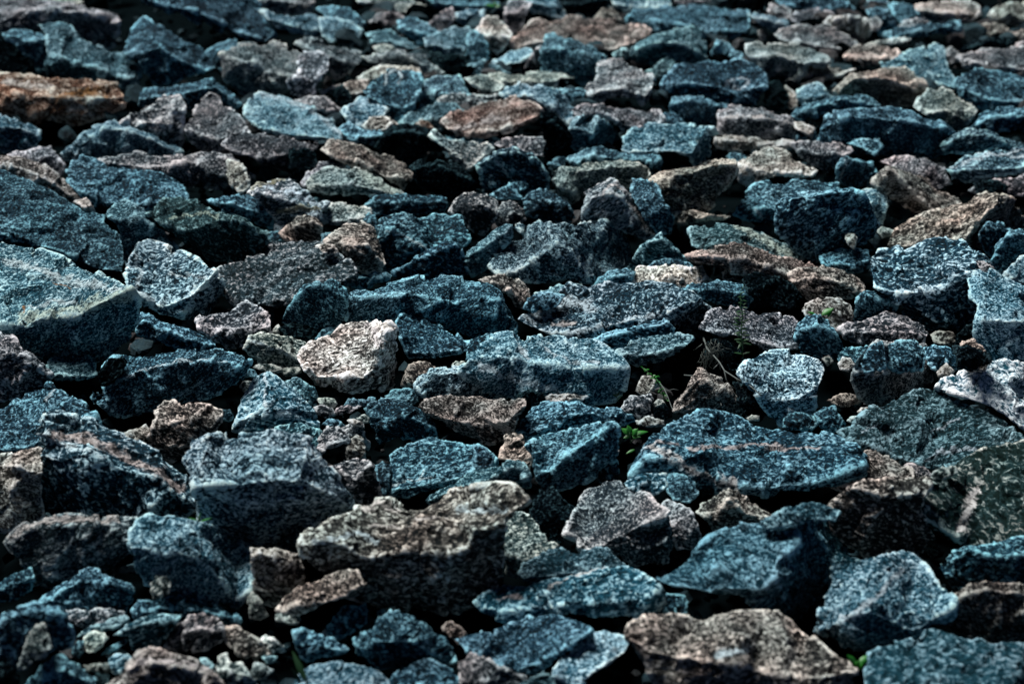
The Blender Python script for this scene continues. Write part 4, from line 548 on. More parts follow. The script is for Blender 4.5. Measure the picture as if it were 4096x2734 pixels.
p|dim brown speckled rock at the right edge beneath the navy rock|166,104 172,94 182,90 192,82 204,78 224,80 248,84 248,128 220,128 196,124 182,116|168,106 190,88 205,84 246,90|s.7
L|smooth grey blue boulder filling the bottom right corner|113,146 116,134 128,128 142,124 154,120 158,112 166,110 180,116 194,122 220,124 248,130 248,184 180,190 118,184 112,160|114,166 150,172 200,174 246,172|s1.2

"""
K = 10 * 1224 / 2349.0
# veins, crusts and stains that belong to single rocks: part of the label | colour | half width | run, in the rock's own sheet
MCOL = dict(w=(.50, .62, .67), p=(.42, .36, .345), r=(.28, .13, .04), g=(.44, .54, .48), y=(.30, .29, .18), c=(.56, .53, .51))
MARKS = [
 ('large streaked white', 'w', 2.6, '28,136 33,143 39,152'), ('large streaked white', 'w', 1.6, '52,145 58,150 70,155 92,158'), ('large streaked white', 'w', 4, '2,158 20,165 40,172 60,176'),
 ('great flat veined', 'p', 1.6, '135,95 150,97 170,98 190,99 210,97 235,99 262,97'), ('great flat veined', 'c', 4, '132,98 146,105 160,113 178,121 196,127'),
 ('great flat rock', 'w', 7, '42,120 56,113 70,108 84,112'), ('great flat rock', 'w', 1.6, '70,134 95,129 120,121 142,120'), ('great flat rock', 'c', 2.5, '56,126 74,126'),
 ('large wedge shaped rock with a pink', 'p', 4.5, '40,88 60,88 80,98 100,108 120,118 140,130'), ('large wedge shaped rock with a pink', 'w', 2, '34,84 38,94 60,98 80,106'),
 ('huge pale blue granite', 'w', 4, '5,78 30,84 60,94 90,100'), ('huge pale blue granite', 'g', 6, '16,122 30,119 60,116 84,107 100,102'), ('huge pale blue granite', 'r', 1.1, '40,92 46,94.5 53,97'), ('huge pale blue granite', 'w', 2, '22,112 40,110 60,109'), ('huge pale blue granite', 'r', 1.3, '18,113 19,119'),
 ('blue block with a pale triangular', 'w', 1.4, '114,54 132,60 146,70'), ('pale teal block with a bright white', 'w', 1.3, '191,138 205,143 218,148 229,154'),
 ('dark rock with a bright vertical', 'w', 1.2, '99,121 96,130 93,140'), ('square dark blue block', 'w', 1.0, '197,122 202,128 208,136 214,142'),
 ('long blue slab with white stripes', 'w', 1.3, '176,130 200,122 225,117 242,115'), ('long blue slab with white stripes', 'w', 1.2, '190,118 215,119 242,122'),
 ('rock with a white s shaped', 'w', .9, '191,64 199,62 206,61 208,63 203,66 195,65'), ('grey blue rock with a white horseshoe', 'w', 1.2, '112,65 112,58 116,55 121,55 124,60 122,65'),
 ('pinkish white striped slab', 'c', 1.5, '184,93 200,89 222,91 243,95'), ('flat faced dark blue rock', 'w', .9, '118,127 128,123 148,122'), ('flat faced dark blue rock', 'w', .8, '138,121 142,116'),
 ('tall peaked rock', 'w', 1.7, '203,42 205,54 204,66'), ('huge pinkish brown boulder', 'w', 2.2, '167,24 185,22 204,20'), ('huge pinkish brown boulder', 'c', 1.5, '100,34 130,31 160,28'), ('huge pinkish brown boulder', 'w', 3, '58,49 74,45 92,43 106,46'), ('huge pinkish brown boulder', 'c', 3, '96,24 110,20 124,20'),
 ('teal rock with a pale greenish', 'g', 5, '200,51 214,58 228,66 240,75'), ('bright blue boulder with a bulging', 'w', 2.6, '140,70 128,82 122,92 108,102 96,106'), ('olive and dark green giant', 'c', 5.5, '198,8 191,22 186,38'),
 ('giant dark rock with dusty', 'w', .9, '160,86 172,82 186,75'), ('giant dark rock with dusty', 'w', 1.1, '109,88 114,83 120,81'), ('giant dark rock with dusty', 'w', 1.8, '160,106 170,101 186,98 198,100'),
 ('lumpy grey and teal banded', 'w', 2.4, '3,47 13,50 22,55'), ('lumpy grey and teal banded', 'c', 1.2, '-8,38 8,36 22,33'), ('large light blue rock with a white', 'w', 2.4, '18,72 30,74 42,79 55,84 68,94 78,103'),
 ('elongated domed stone', 'g', 7, '98,135 108,141 120,148'), ('yellow and white veined rock', 'w', 2.2, '18,22 35,24 50,30 60,35'), ('yellow and white veined rock', 'y', 2.5, '10,22 22,16 34,15'), ('yellow and white veined rock', 'y', 3, '30,40 45,36 60,38'),
 ('long rust red and white', 'c', 3, '4,64 20,66 40,67'), ('long rust red and white', 'c', 2.6, '54,84 62,82 72,88'), ('long rust red and white', 'r', 3, '44,76 60,72 80,72'), ('reddish brown wedge', 'c', 2, '158,103 172,98 190,93 206,90'),
 ('arched grey rock', 'c', 2, '94,30 101,20 106,19 112,26 120,38 128,52'), ('pale cream rock with', 'c', 3, '96,128 104,130 106,142'), ('leaf shaped rock', 'g', 1.3, '130,46 140,42 156,40 168,44'),
 ('wide rounded boulder', 'c', 3, '8,44 20,37 34,33 60,31 90,32'), ('low blue slab with a tiered', 'w', 1.5, '30,38 34,44'), ('long dark slab with a bright curved upper', 'w', 1.0, '94,42 112,37 130,33 150,30 174,31'),
 ('left edge rock with many', 'w', 1.4, '42,52 38,58 36,62'), ('low grey blue boulder', 'p', 2, '14,92 24,90 34,91'), ('low grey blue boulder', 'c', .8, '50,84 66,77 84,73 104,66'), ('pinkish pale slab with a blue', 'c', 2.5, '102,146 116,138 140,141 160,146'),
 ('salt and pepper rock', 'w', 2.2, '103,72 108,86 104,100 118,112'), ('salt and pepper rock', 'w', 1.6, '130,90 146,88 160,92'), ('broad brown and cream', 'w', 3.5, '182,136 196,132 206,130'),
]
def pts(s, ox, oy):
    return np.array([[ox + K * float(a) for a in [q.split(',')[0]]] + [oy + K * float(q.split(',')[1])] for q in s.split()]) if s.strip() else None
rocks = []
for line in DATA.strip().split('\n'):
    line = line.strip()
    if not line: continue
    if line[0] == '@':
        ox, oy = map(float, line[1:].split()); continue
    f = (line.split('|') + [''] * 6)[:6]
    r = dict(code=f[0], label=f[1], out=pts(f[2], ox, oy), ridge=pts(f[3], ox, oy), flank=pts(f[5], ox, oy), opt=f[4])
    o = f[4]; s = 1.0; i = o.find('s')
    if i >= 0:
        j = i + 1
        while j < len(o) and (o[j].isdigit() or o[j] == '.'): j += 1
        s = float(o[i + 1:j])
    r['s'] = s; r['over'] = 'o1' in o; r['steep'] = 'c' in o
    r['marks'] = []
    for mk in MARKS:
        if 0 <= f[1].find(mk[0]) <= 16: r['marks'].append((MCOL[mk[1]], mk[2], pts(mk[3], ox, oy)))
    r['box'] = (*r['out'].min(0), *r['out'].max(0))
    rocks.append(r)

GX = 16.0
def inside(poly, P):
    x, y = P[:, 0], P[:, 1]; c = np.zeros(len(P), bool); n = len(poly)
    for i in range(n):
        x1, y1 = poly[i]; x2, y2 = poly[(i + 1) % n]
        if y1 == y2: continue
        k = ((y1 > y) != (y2 > y)) & (x < (x2 - x1) * (y - y1) / (y2 - y1) + x1)
        c ^= k
    return c
NX, NY = int(SW / GX), int(SH / GX)
gx, gy = np.meshgrid((np.arange(-12, NX + 12) + .5) * GX, (np.arange(-12, NY + 12) + .5) * GX)
grid = np.stack([gx.ravel(), gy.ravel()], -1)
for r in rocks:
    x0, y0, x1, y1 = r['box']
    cand = np.where((grid[:, 0] >= x0) & (grid[:, 0] <= x1) & (grid[:, 1] >= y0) & (grid[:, 1] <= y1))[0]
    r['cells'] = cand[inside(r['out'], grid[cand])] if len(cand) else cand
    r['key'] = y1 + (300 if 'q' in r['opt'] else 0)
    r['w'] = x1 - x0; r['h'] = y1 - y0

def seglen(poly): return np.linalg.norm(poly[1:] - poly[:-1], axis=1)
def edge_dist(poly, P):
    d = np.full(len(P), 1e9); n = len(poly)
    for i in range(n):
        a = poly[i]; b = poly[(i + 1) % n]; ab = b - a; L = (ab ** 2).sum() + 1e-9
        t = np.clip(((P - a) @ ab) / L, 0, 1); d = np.minimum(d, np.linalg.norm(P - a - t[:, None] * ab, axis=1))
    return d

def depth(r, P, beta=None, zb=None):
    """distance (per unit of view depth) at which the ray of each survey point meets the rock's front, top and flank"""
    beta = r['beta'] if beta is None else beta; zb = r['zb'] if zb is None else zb
    x0, v0, x1, v1 = r['box']
    a, dy, dz = ray(P[:, 0], P[:, 1])
    _, dyb, dzb = ray(0, v1)
    tb = (zb - H) / dzb; yb = tb * dyb; mpp = tb / FPX                      # metres per survey pixel
    lean = math.tan(math.radians(r['lean']))
    hw = max(1, (x1 - x0) / 2); q = (P[:, 0] - (x0 + x1) / 2) / hw
    curve = (q ** 2) * hw * mpp * r['curve']
    def front(dy_, dz_): return (yb + (H - zb) * lean) / (dy_ - dz_ * lean)
    tf = front(dy, dz)
    if r['ridge'] is not None:
        R_ = r['ridge'][np.argsort(r['ridge'][:, 0])]
        vr = np.interp(P[:, 0], R_[:, 0], R_[:, 1])
    else:
        vr = np.full(len(P), v0 + (v1 - v0) * .38) + 0.18 * (v1 - v0) * q ** 2
    _, dyr, dzr = ray(0, vr); tr = front(dyr, dzr); yr = tr * dyr; zr = H + tr * dzr
    tb_ = math.tan(math.radians(beta))
    tt = (zr - H - yr * tb_) / (dz - dy * tb_)
    cap = 1.3 * r['w'] * mpp + .03
    tt = np.minimum(tt, (yr + cap) / dy)
    t = np.where(P[:, 1] < vr, np.maximum(tt, tf), tf)
    t = t + curve
    if r['flank'] is not None:
        F = r['flank'][np.argsort(r['flank'][:, 1])]
        xf = np.interp(P[:, 1], F[:, 1], F[:, 0])
        t = t + np.maximum(0, P[:, 0] - xf) * mpp * 2.2
    return t

rng = np.random.RandomState(11)
for r in rocks:
    r['lean'] = (-14 if r['over'] else (2 if r['steep'] else (10 if r['ridge'] is not None else 38))) + (rng.uniform(-4, 4) if r['ridge'] is not None else rng.uniform(-22, 14))
    r['curve'] = rng.uniform(.18, .42) * (.45 if r['ridge'] is not None else 1); r['beta'] = 8; r['zb'] = 0
cellset = [set(r['cells'].tolist()) for r in rocks]
N_ = len(rocks)
over = []
for i in range(N_):
    for j in range(i + 1, N_):
        A, B = rocks[i]['box'], rocks[j]['box']
        if A[0] > B[2] or B[0] > A[2] or A[1] > B[3] or B[1] > A[3]: continue
        k = len(cellset[i] & cellset[j])
        if k: over.append((i, j, k))
for _ in range(4):
    for i, j, k in over:
        ni, nj = len(cellset[i]), len(cellset[j])
        s_, b_ = (i, j) if ni < nj else (j, i)
        if k > .55 * len(cellset[s_]) and rocks[s_]['key'] < rocks[b_]['key'] + .5:
            rocks[s_]['key'] = rocks[b_]['key'] + .5
order = sorted(range(N_), key=lambda i: rocks[i]['key'])
Z = np.full(len(grid), 1e9); ID = np.full(len(grid), -1)
for i in order:                                                              # from the far rocks to the near ones
    r = rocks[i]; c = r['cells']
    if len(c) == 0:
        c = r['cells'] = np.array([np.argmin(((grid - r['out'].mean(0)) ** 2).sum(1))])
    best = None
    for zb in (0, .02, .04, .07, .10, .13, .17, .21, .26, .31, .37, .44):
        for beta in (8, 14, 22, 32, 44):
            t = depth(r, grid[c], beta, zb); bad = np.mean(t > Z[c] - .01)
            cost = bad * 3 + zb * .9 + (beta - 8) * .004
            if best is None or cost < best[0]: best = (cost, zb, beta, bad)
            if bad == 0: break
    r['zb'], r['beta'] = best[1], best[2]; r['bad'] = best[3]
    t = depth(r, grid[c]); k = t < Z[c]; Z[c[k]] = t[k]; ID[c[k]] = i
import os
if os.environ.get('ROCKDBG'):
    inside_f = (grid[:, 0] > 0) & (grid[:, 0] < SW) & (grid[:, 1] > 0) & (grid[:, 1] < SH)
    for i in range(N_):
        c = rocks[i]['cells']; c = c[inside_f[c]]
        if len(c) and np.mean(ID[c] == i) < .45: print('LOWVIS %.2f bad%.2f zb%.2f' % (np.mean(ID[c] == i), rocks[i]['bad'], rocks[i]['zb']), rocks[i]['label'])
        if rocks[i]['bad'] > .08: print('BAD %.2f' % rocks[i]['bad'], rocks[i]['label'])
    print('BETA', [sum(1 for r in rocks if r['beta'] == b) for b in (8, 14, 22, 32, 44)])
    print('EMPTY', np.mean(ID[inside_f] < 0), 'max zb', max(r['zb'] for r in rocks), 'n', N_)

# ------------------------------------------------------------------ noise
def _h(ix, iy, iz, s):
    with np.errstate(over='ignore'):
        n = (ix.astype(np.int64) * 374761393 + iy.astype(np.int64) * 668265263 + iz.astype(np.int64) * 2147483647 + s * 1274126177) & 0xffffffff
        n = ((n ^ (n >> 13)) * 1274126177) & 0xffffffff
        n = n ^ (n >> 16)
    return (n & 0xffff) / 32767.5 - 1
def vnoise(P, s):
    i = np.floor(P); f = P - i; f = f * f * f * (f * (f * 6 - 15) + 10); x, y, z = i[:, 0], i[:, 1], i[:, 2]
    x = x.astype(np.int64); y = y.astype(np.int64); z = z.astype(np.int64); o = 0
    for a in (0, 1):
        wx = f[:, 0] if a else 1 - f[:, 0]
        for b in (0, 1):
            wy = f[:, 1] if b else 1 - f[:, 1]
            for c in (0, 1):
                wz = f[:, 2] if c else 1 - f[:, 2]
                o = o + _h(x + a, y + b, z + c, s) * wx * wy * wz
    return o
def fbm(P, s, o=4, rough=.5):
    v = 0; a = 1
    for k in range(o): v = v + a * vnoise(P * 2.03 ** k, s + k); a *= rough
    return v

# ------------------------------------------------------------------ rock meshes
def raw_rock(r, rs):
    """closed faceted block: the seen faces from the survey, a rounded back and underside with real thickness"""
    out = r['out']; x0, v0, x1, v1 = r['box']
    size_px = math.sqrt(max(1, r['w'] * r['h']))
    # finer outline, slightly broken
    O = []
    n = len(out)
    for i in range(n):
        a, b = out[i], out[(i + 1) % n]; L = np.linalg.norm(b - a)
        O.append(a)
        k = int(L // max(26, size_px * .16))
        nrm = np.array([-(b - a)[1], (b - a)[0]]) / (L + 1e-6)
        for j in range(1, k + 1):
            O.append(a + (b - a) * j / (k + 1) + nrm * rs.uniform(-1, 1) * min(7, L * .045))
    O = np.array(O)
    inner = []; edges = []
    m = len(O)
    edges = [(i, (i + 1) % m) for i in range(m)]
    for nm in ('ridge', 'flank'):
        if r[nm] is None: continue
        Rr = r[nm]; prev = None
        fine = []
        for i in range(len(Rr) - 1):
            k = max(1, int(np.linalg.norm(Rr[i + 1] - Rr[i]) // 45))
            for j in range(k): fine.append(Rr[i] + (Rr[i + 1] - Rr[i]) * j / k)
        fine.append(Rr[-1]); fine = np.array(fine)
        ok = inside(O, fine) & (edge_dist(O, fine) > 5)
        for p_, g_ in zip(fine, ok):
            if g_:
                idx = m + len(inner); inner.append(p_)
                if prev is not None: edges.append((prev, idx))
                prev = idx
            else: prev = None
    nr = len(inner)
    cnt = int(np.clip(r['w'] * r['h'] / 9000, 3, 26)); tries = 0; rnd = []
    while len(rnd) < cnt and tries < 400:
        tries += 1
        p_ = np.array([rs.uniform(x0, x1), rs.uniform(v0, v1)])
        if not inside(O, p_[None])[0] or edge_dist(O, p_[None])[0] < size_px * .06: continue
        if any(np.linalg.norm(p_ - q) < size_px * .12 for q in inner + rnd): continue
        rnd.append(p_)
    allp = np.array(list(O) + inner + rnd)
    V, E, F, ov, oe, of = delaunay_2d_cdt([Vector(p_) for p_ in allp], edges, [], 0, 1e-3, True)
    V = np.array([[v.x, v.y] for v in V])
    src = [min(o) if len(o) else -1 for o in ov]
    cen = np.array([V[list(f)].mean(0) for f in F]); keep = inside(O, cen)
    F = [f for f, k in zip(F, keep) if k]
    t = depth(r, V); mpp = t.mean() / FPX
    ed = edge_dist(O, V); jit = np.zeros(len(V))
    for i, s_ in enumerate(src):
        if s_ >= m + nr or s_ < 0: jit[i] = rs.normal() * (.05 if r['ridge'] is not None else .08) * size_px * mpp - .03 * size_px * mpp
        elif s_ >= m: jit[i] = rs.normal() * .008 * size_px * mpp
        else: jit[i] = rs.normal() * .012 * size_px * mpp
    front = point(V[:, 0], V[:, 1], t + jit)
    onrim = np.array([(0 <= s_ < m) for s_ in src])
    dm = max(ed.max(), 1.0); prof = np.sqrt(np.clip(1 - (1 - np.clip(ed / dm, 0, 1)) ** 2, 0, 1))
    thick = min(.85 * size_px * mpp + .02, .34)
    tb = t + jit + thick * prof
    back = point(V[:, 0], V[:, 1], tb)
    nV = len(V); idx = np.arange(nV); bi = idx.copy(); extra = []
    for i in range(nV):
        if not onrim[i]: bi[i] = nV + len(extra); extra.append(back[i])
    verts = list(front) + extra
    faces = []; fr = []
    for f in F:
        f = list(f); fr.append(len(faces)); faces.append(tuple(f)); g_ = tuple(bi[k] for k in reversed(f))
        if set(g_) != set(f): faces.append(g_)
    # triangles whose three corners all lie on the rim are given a back vertex of their own
    for f in F:
        if all(bi[k] == k for k in f):
            c_ = V[list(f)].mean(0); tc_ = t[list(f)].mean()
            pb = point(c_[0], c_[1], tc_ + .35 * thick); k = len(verts); verts.append(pb); f = list(f)[::-1]
            for q in range(3): faces.append((f[q], f[(q + 1) % 3], k))
    raw_rock.front = np.array(fr)
    return np.array(verts), faces, mpp, size_px

def refine(V, T, lim, rounds=9):
    """split every edge longer than its limit until none is left; lim is a limit per triangle"""
    for _ in range(rounds):
        E = np.sort(np.concatenate([T[:, [0, 1]], T[:, [1, 2]], T[:, [2, 0]]]), 1); nT = len(T)
        key = E[:, 0].astype(np.int64) * (len(V) + 1) + E[:, 1]
        uk, first, inv = np.unique(key, return_index=True, return_inverse=True); inv = inv.ravel()
        el = np.linalg.norm(V[E[first, 0]] - V[E[first, 1]], axis=1); lm = np.full(len(uk), 1e9)
        np.minimum.at(lm, inv, np.tile(lim, 3))
        mark = el > lm
        if not mark.any(): break
        mid = np.full(len(uk), -1); mid[mark] = len(V) + np.arange(mark.sum())
        V = np.concatenate([V, (V[E[first[mark], 0]] + V[E[first[mark], 1]]) / 2])
        m = np.stack([mid[inv[:nT]], mid[inv[nT:2 * nT]], mid[inv[2 * nT:]]], 1); c = (m >= 0).sum(1)
        out = [T[c == 0]]; ol = [lim[c == 0]]
        k = c == 3; a, b, d = T[k].T; p, q, w = m[k].T
        for t_ in ((a, p, w), (p, b, q), (w, q, d), (p, q, w)): out.append(np.stack(t_, 1)); ol.append(lim[k])
        for r_ in range(3):
            Tr = np.roll(T, -r_, 1); mr = np.roll(m, -r_, 1)
            k = (c == 1) & (mr[:, 0] >= 0); a, b, d = Tr[k].T; p = mr[k, 0]
            for t_ in ((a, p, d), (p, b, d)): out.append(np.stack(t_, 1)); ol.append(lim[k])
            k = (c == 2) & (mr[:, 2] < 0); a, b, d = Tr[k].T; p = mr[k, 0]; q = mr[k, 1]
            for t_ in ((p, b, q), (a, p, q), (a, q, d)): out.append(np.stack(t_, 1)); ol.append(lim[k])
        T = np.concatenate(out); lim = np.concatenate(ol)
    refine.lim = lim
    return V, T

tot = 0
for i, r in enumerate(rocks):
    rs = np.random.RandomState(1000 + i)
    V, F, mpp, spx = raw_rock(r, rs); T = np.array(F); S_ = r['size'] = spx * mpp
    cen = V.mean(0); r['cen'] = cen; V = V - cen
    dist = np.linalg.norm(cen - np.array([0, 0, H])); px = r['px'] = dist / (FPX / 4)
    c3 = V[T].mean(1) + cen - np.array([0, 0, H]); nr_ = np.cross(V[T[:, 1]] - V[T[:, 0]], V[T[:, 2]] - V[T[:, 0]])
    facing = (nr_ * c3).sum(1)
    if facing[raw_rock.front].sum() > 0: T = T[:, ::-1].copy()
    seen = np.zeros(len(T), bool); seen[raw_rock.front] = True
    lim = np.where(seen, max(2.4 * px, S_ / 90), max(6 * px, S_ / 30))
    V, T = refine(V, T, lim); refine.seen = refine.lim <= lim.min() * 1.001
    me = bpy.data.meshes.new('rock'); n = len(V); tot += n
    me.vertices.add(n); me.vertices.foreach_set('co', V.ravel())
    me.loops.add(len(T) * 3); me.loops.foreach_set('vertex_index', T.ravel().astype(np.int32))
    me.polygons.add(len(T)); me.polygons.foreach_set('loop_start', np.arange(0, len(T) * 3, 3, dtype=np.int32)); me.update(calc_edges=True)
    no = np.empty(n * 3); me.vertices.foreach_get('normal', no); no = no.reshape(-1, 3)
    rs = np.random.RandomState(5000 + i); off = rs.uniform(-50, 50, 3)
    ax = rs.normal(size=3) * np.array([.4, .4, 1]); ax /= np.linalg.norm(ax)
    P = V + off; along = (P @ ax)[:, None] * ax
    lay = P + along * (2.2 if r['code'] in 'mvprRt' else .6)
    d = .005 * S_ * fbm(lay * (3.6 / S_), 3 + i, 3, .5)
    d2 = fbm(lay * (9 / S_), 77 + i, 3, .5); d += -.008 * S_ * np.abs(d2)                  # chips
    st = P @ ax / (.10 * S_) + fbm(P * (4 / S_), 9 + i, 2) * .6                        # ledges along the layering
    d += .009 * S_ * (np.clip((st - np.floor(st)) * 3, 0, 1) - .5) * (1 if r['code'] in 'mvprRtw' else .4)
    # fracture facets: patches that each keep a plane of their own
    for N2, gr_, hh in ((20, .10, .006), (80, .13, .003)):
        sd_ = V[rs.randint(0, n, N2)]; gv = rs.normal(size=(N2, 3)) * gr_; hv = rs.normal(size=N2) * hh * S_
        Q = V + np.stack([fbm(P * (7 / S_), 201 + q, 2) for q in range(3)], -1) * .02 * S_
        near = ((Q ** 2).sum(1)[:, None] - 2 * Q @ sd_.T + (sd_ ** 2).sum(1)[None]).argmin(1)
        d += ((V - sd_[near]) * gv[near]).sum(1) + hv[near]
    d += .0022 * fbm(P * 60, 31 + i, 2)
    lim_ = 2.5 * px + .015 * S_; d = np.clip(d, -2 * lim_, lim_ * .8) + .7 * px
    # worn arris along the brow, painted rim light on the upper outline, and marks
    W3 = V + cen - np.array([0, 0, H]); dp = W3[:, 1] * CP - W3[:, 2] * SP
    uv = np.stack([SW / 2 + FPX * W3[:, 0] / dp, SH / 2 - FPX * (W3[:, 1] * SP + W3[:, 2] * CP) / dp], -1)
    used = np.zeros(n, bool); used[T[refine.seen].ravel()] = True
    wear_and_rimlight = np.zeros(n)
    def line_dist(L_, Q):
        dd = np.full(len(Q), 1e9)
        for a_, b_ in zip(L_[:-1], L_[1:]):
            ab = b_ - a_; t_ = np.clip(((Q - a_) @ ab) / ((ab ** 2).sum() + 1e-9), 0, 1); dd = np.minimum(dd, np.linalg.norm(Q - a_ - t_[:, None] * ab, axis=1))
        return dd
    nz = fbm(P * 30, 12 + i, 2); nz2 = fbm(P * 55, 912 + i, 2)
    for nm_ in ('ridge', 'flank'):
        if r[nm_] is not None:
            wear_and_rimlight = np.maximum(wear_and_rimlight, np.exp(-(line_dist(r[nm_], uv) / (9 + 5 * nz)) ** 2))
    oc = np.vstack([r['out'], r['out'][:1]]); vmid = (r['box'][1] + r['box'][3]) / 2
    wear_and_rimlight = np.maximum(wear_and_rimlight, .5 * np.exp(-(line_dist(oc, uv) / (8 + 5 * nz2)) ** 2) * (uv[:, 1] < vmid))  # bright rim light painted into the colour along the upper outline
    wear_and_rimlight *= used * rs.uniform(.35, 1.0) * np.clip(.75 + .9 * nz, 0, 1.3)
    at = me.attributes.new('wear_and_rimlight', 'FLOAT', 'POINT'); at.data.foreach_set('value', wear_and_rimlight.astype(np.float32))
    col = np.zeros((n, 4))
    if r['marks']:
        for c_, w_, L_ in r['marks']:
            a_ = np.exp(-(line_dist(L_, uv + np.stack([nz, nz2], -1) * (4 + w_ * 1.5)) / (w_ * K)) ** 2) * used * (.9 + .25 * nz2)
            k = a_ > col[:, 3]; col[k, :3] = c_; col[k, 3] = a_[k]
    at = me.attributes.new('mark', 'FLOAT_COLOR', 'POINT'); at.data.foreach_set('color', col.astype(np.float32).ravel())
    V = V + no * d[:, None]
    me.vertices.foreach_set('co', V.ravel()); me.polygons.foreach_set('use_smooth', [True] * len(T)); me.update()
    nm = 'pebble' if S_ < .055 else ('stone' if S_ < .085 else ('boulder' if S_ > .42 else 'rock'))
    me.name = nm
    o = bpy.data.objects.new(nm, me); scene.collection.objects.link(o)
    o.location = cen; me.materials.append(M[r['code']])
    tint = rs.uniform(.975, 1.025, 3) * r['s'] ** .65 * .9 * rs.uniform(.85, 1.12) * (.75 if S_ < .09 else 1)
    o.color = (*tint, 1)
    o['label'] = r['label']; o['category'] = nm; o['group'] = 'loose %ss of the rubble bank' % nm
print('verts', tot)

# ------------------------------------------------------------------ ground, gravel and the rubble beyond the picture
def ground_z(x, y):
    P = np.stack([x, y, np.zeros_like(x)], -1)
    return -.11 + .04 * fbm(P * 1.3, 5, 4)
xs = np.concatenate([[-60, -30, -15], np.linspace(-8, 8, 120), [15, 30, 60]]); ys = np.concatenate([[-30, -10, -3], np.linspace(0, 18, 130), [30, 60, 120]])
X, Y = np.meshgrid(xs, ys); Zg = ground_z(X.ravel(), Y.ravel())
vv = np.stack([X.ravel(), Y.ravel(), Zg], -1); nx = len(xs)
ff = [(j * nx + i, j * nx + i + 1, (j + 1) * nx + i + 1, (j + 1) * nx + i) for j in range(len(ys) - 1) for i in range(nx - 1)]
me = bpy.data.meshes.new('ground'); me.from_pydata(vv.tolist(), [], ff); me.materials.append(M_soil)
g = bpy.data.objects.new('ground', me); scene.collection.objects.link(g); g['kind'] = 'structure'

def chunk(rs, sub=1):
    bm = bmesh.new(); bmesh.ops.create_icosphere(bm, subdivisions=sub, radius=1)
    v = np.array([q.co[:] for q in bm.verts]); f = [[w.index for w in q.verts] for q in bm.faces]; bm.free()
    for _ in range(13):
        nrm = rs.normal(size=3); nrm /= np.linalg.norm(nrm); dd = rs.uniform(.38, .75); s_ = v @ nrm; k = s_ > dd; v[k] -= (s_[k] - dd)[:, None] * nrm
    return v * rs.uniform(.6, 1.15, 3), f
def scatter(name, items, mats):
    V = []; F = []; mi = []; b = 0
    for (p_, s_, rs_, sub, mk) in items:
        v, f = chunk(rs_, sub); a = rs_.uniform(0, 6.28); ca, sa = math.cos(a), math.sin(a)
        v = v @ np.array([[ca, sa, 0], [-sa, ca, 0], [0, 0, 1]]); v[:, 2] *= .75
        V.append(v * s_ + p_); F += [[q + b for q in w] for w in f]; mi += [mk] * len(f); b += len(v)
    me = bpy.data.meshes.new(name); me.from_pydata(np.concatenate(V).tolist(), [], F); me.update()
    for m_ in mats: me.materials.append(m_)
    me.polygons.foreach_set('material_index', mi)
    o = bpy.data.objects.new(name, me); scene.collection.objects.link(o); o['kind'] = 'stuff'; return o
rs = np.random.RandomState(3); items = []
for k in range(5200):
    y = 2.4 + 7.5 * rs.rand() ** 1.2; x = rs.uniform(-1, 1) * (y * .36 + .5)
    s_ = rs.uniform(.008, .028) * (1 + y * .06); items.append((np.array([x, y, -.085 + rs.uniform(0, .05)]), s_, rs, 1, int(rs.choice([0, 0, 0, 0, 1, 1, 2]))))
for k in range(1900):
    y = 2.6 + 7.6 * rs.rand() ** .8; x = rs.uniform(-1, 1) * (y * .36 + .5)
    if y > 7.2 and x < -.9 and x > -2.3: continue
    s_ = rs.uniform(.03, .065) * (.7 + y * .06) * (1.25 if y > 5.5 else 1) * (1.2 if y > 6.8 else 1); items.append((np.array([x, y, -.06 if y < 5.5 else (-.03 if y < 6.8 else 0)]), s_, rs, 2, int(rs.choice([0, 1, 1, 2]))))
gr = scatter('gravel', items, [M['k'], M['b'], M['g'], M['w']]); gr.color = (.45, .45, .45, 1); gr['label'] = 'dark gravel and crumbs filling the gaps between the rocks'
items = []
for k in range(900):
    y = rs.uniform(.6, 16); x = rs.uniform(-8, 8); s_ = rs.uniform(.10, .26)
    # only outside the pictured wedge
    _c = Vector((x, y, 0)) - Vector((0, 0, H)); dep = _c.y * CP - _c.z * SP; upc = _c.y * SP + _c.z * CP
    if dep <= .2: continue
    u = SW / 2 + FPX * x / dep; v = SH / 2 - FPX * upc / dep; mg = FPX * s_ * 1.5 / dep
    if -mg < u < SW + mg and -mg * 1.3 < v < SH + mg * 3.2: continue
    items.append((np.array([x, y, .02]), s_, rs, 3, int(rs.randint(5))))
rb = scatter('rubble', items, [M['b'], M['l'], M['g'], M['t'], M['p']]); rb['label'] = 'rubble continuing past the edges of the picture'

# ------------------------------------------------------------------ plants and twigs
def hit(u, v, back=0.0):
    """world point on the surveyed surface at a survey pixel"""
    i = int(np.argmin((grid[:, 0] - u) ** 2 + (grid[:, 1] - v) ** 2)); t = Z[i]
    if t > 100:
        _, _, dz = ray(u, v); t = -H / dz
    return Vector(point(u, v, t - .02 + back).tolist()), t
def put(u, v, t): return Vector(point(u, v, t).tolist())
def tube_mesh(path, r0, r1, sides=6):
    bm = bmesh.new(); rings = []
    for i, p_ in enumerate(path):
        d = (path[min(i + 1, len(path) - 1)] - path[max(i - 1, 0)]).normalized(); a = d.orthogonal().normalized(); b = d.cross(a)
        rr = r0 + (r1 - r0) * i / (len(path) - 1)
        rings.append([bm.verts.new(p_ + (a * math.cos(q * 2 * math.pi / sides) + b * math.sin(q * 2 * math.pi / sides)) * rr) for q in range(sides)])
    for A, B in zip(rings, rings[1:]):
        for q in range(sides): bm.faces.new((A[q], A[(q + 1) % sides], B[(q + 1) % sides], B[q]))
    bm.faces.new(rings[0][::-1]); bm.faces.new(rings[-1]); return bm
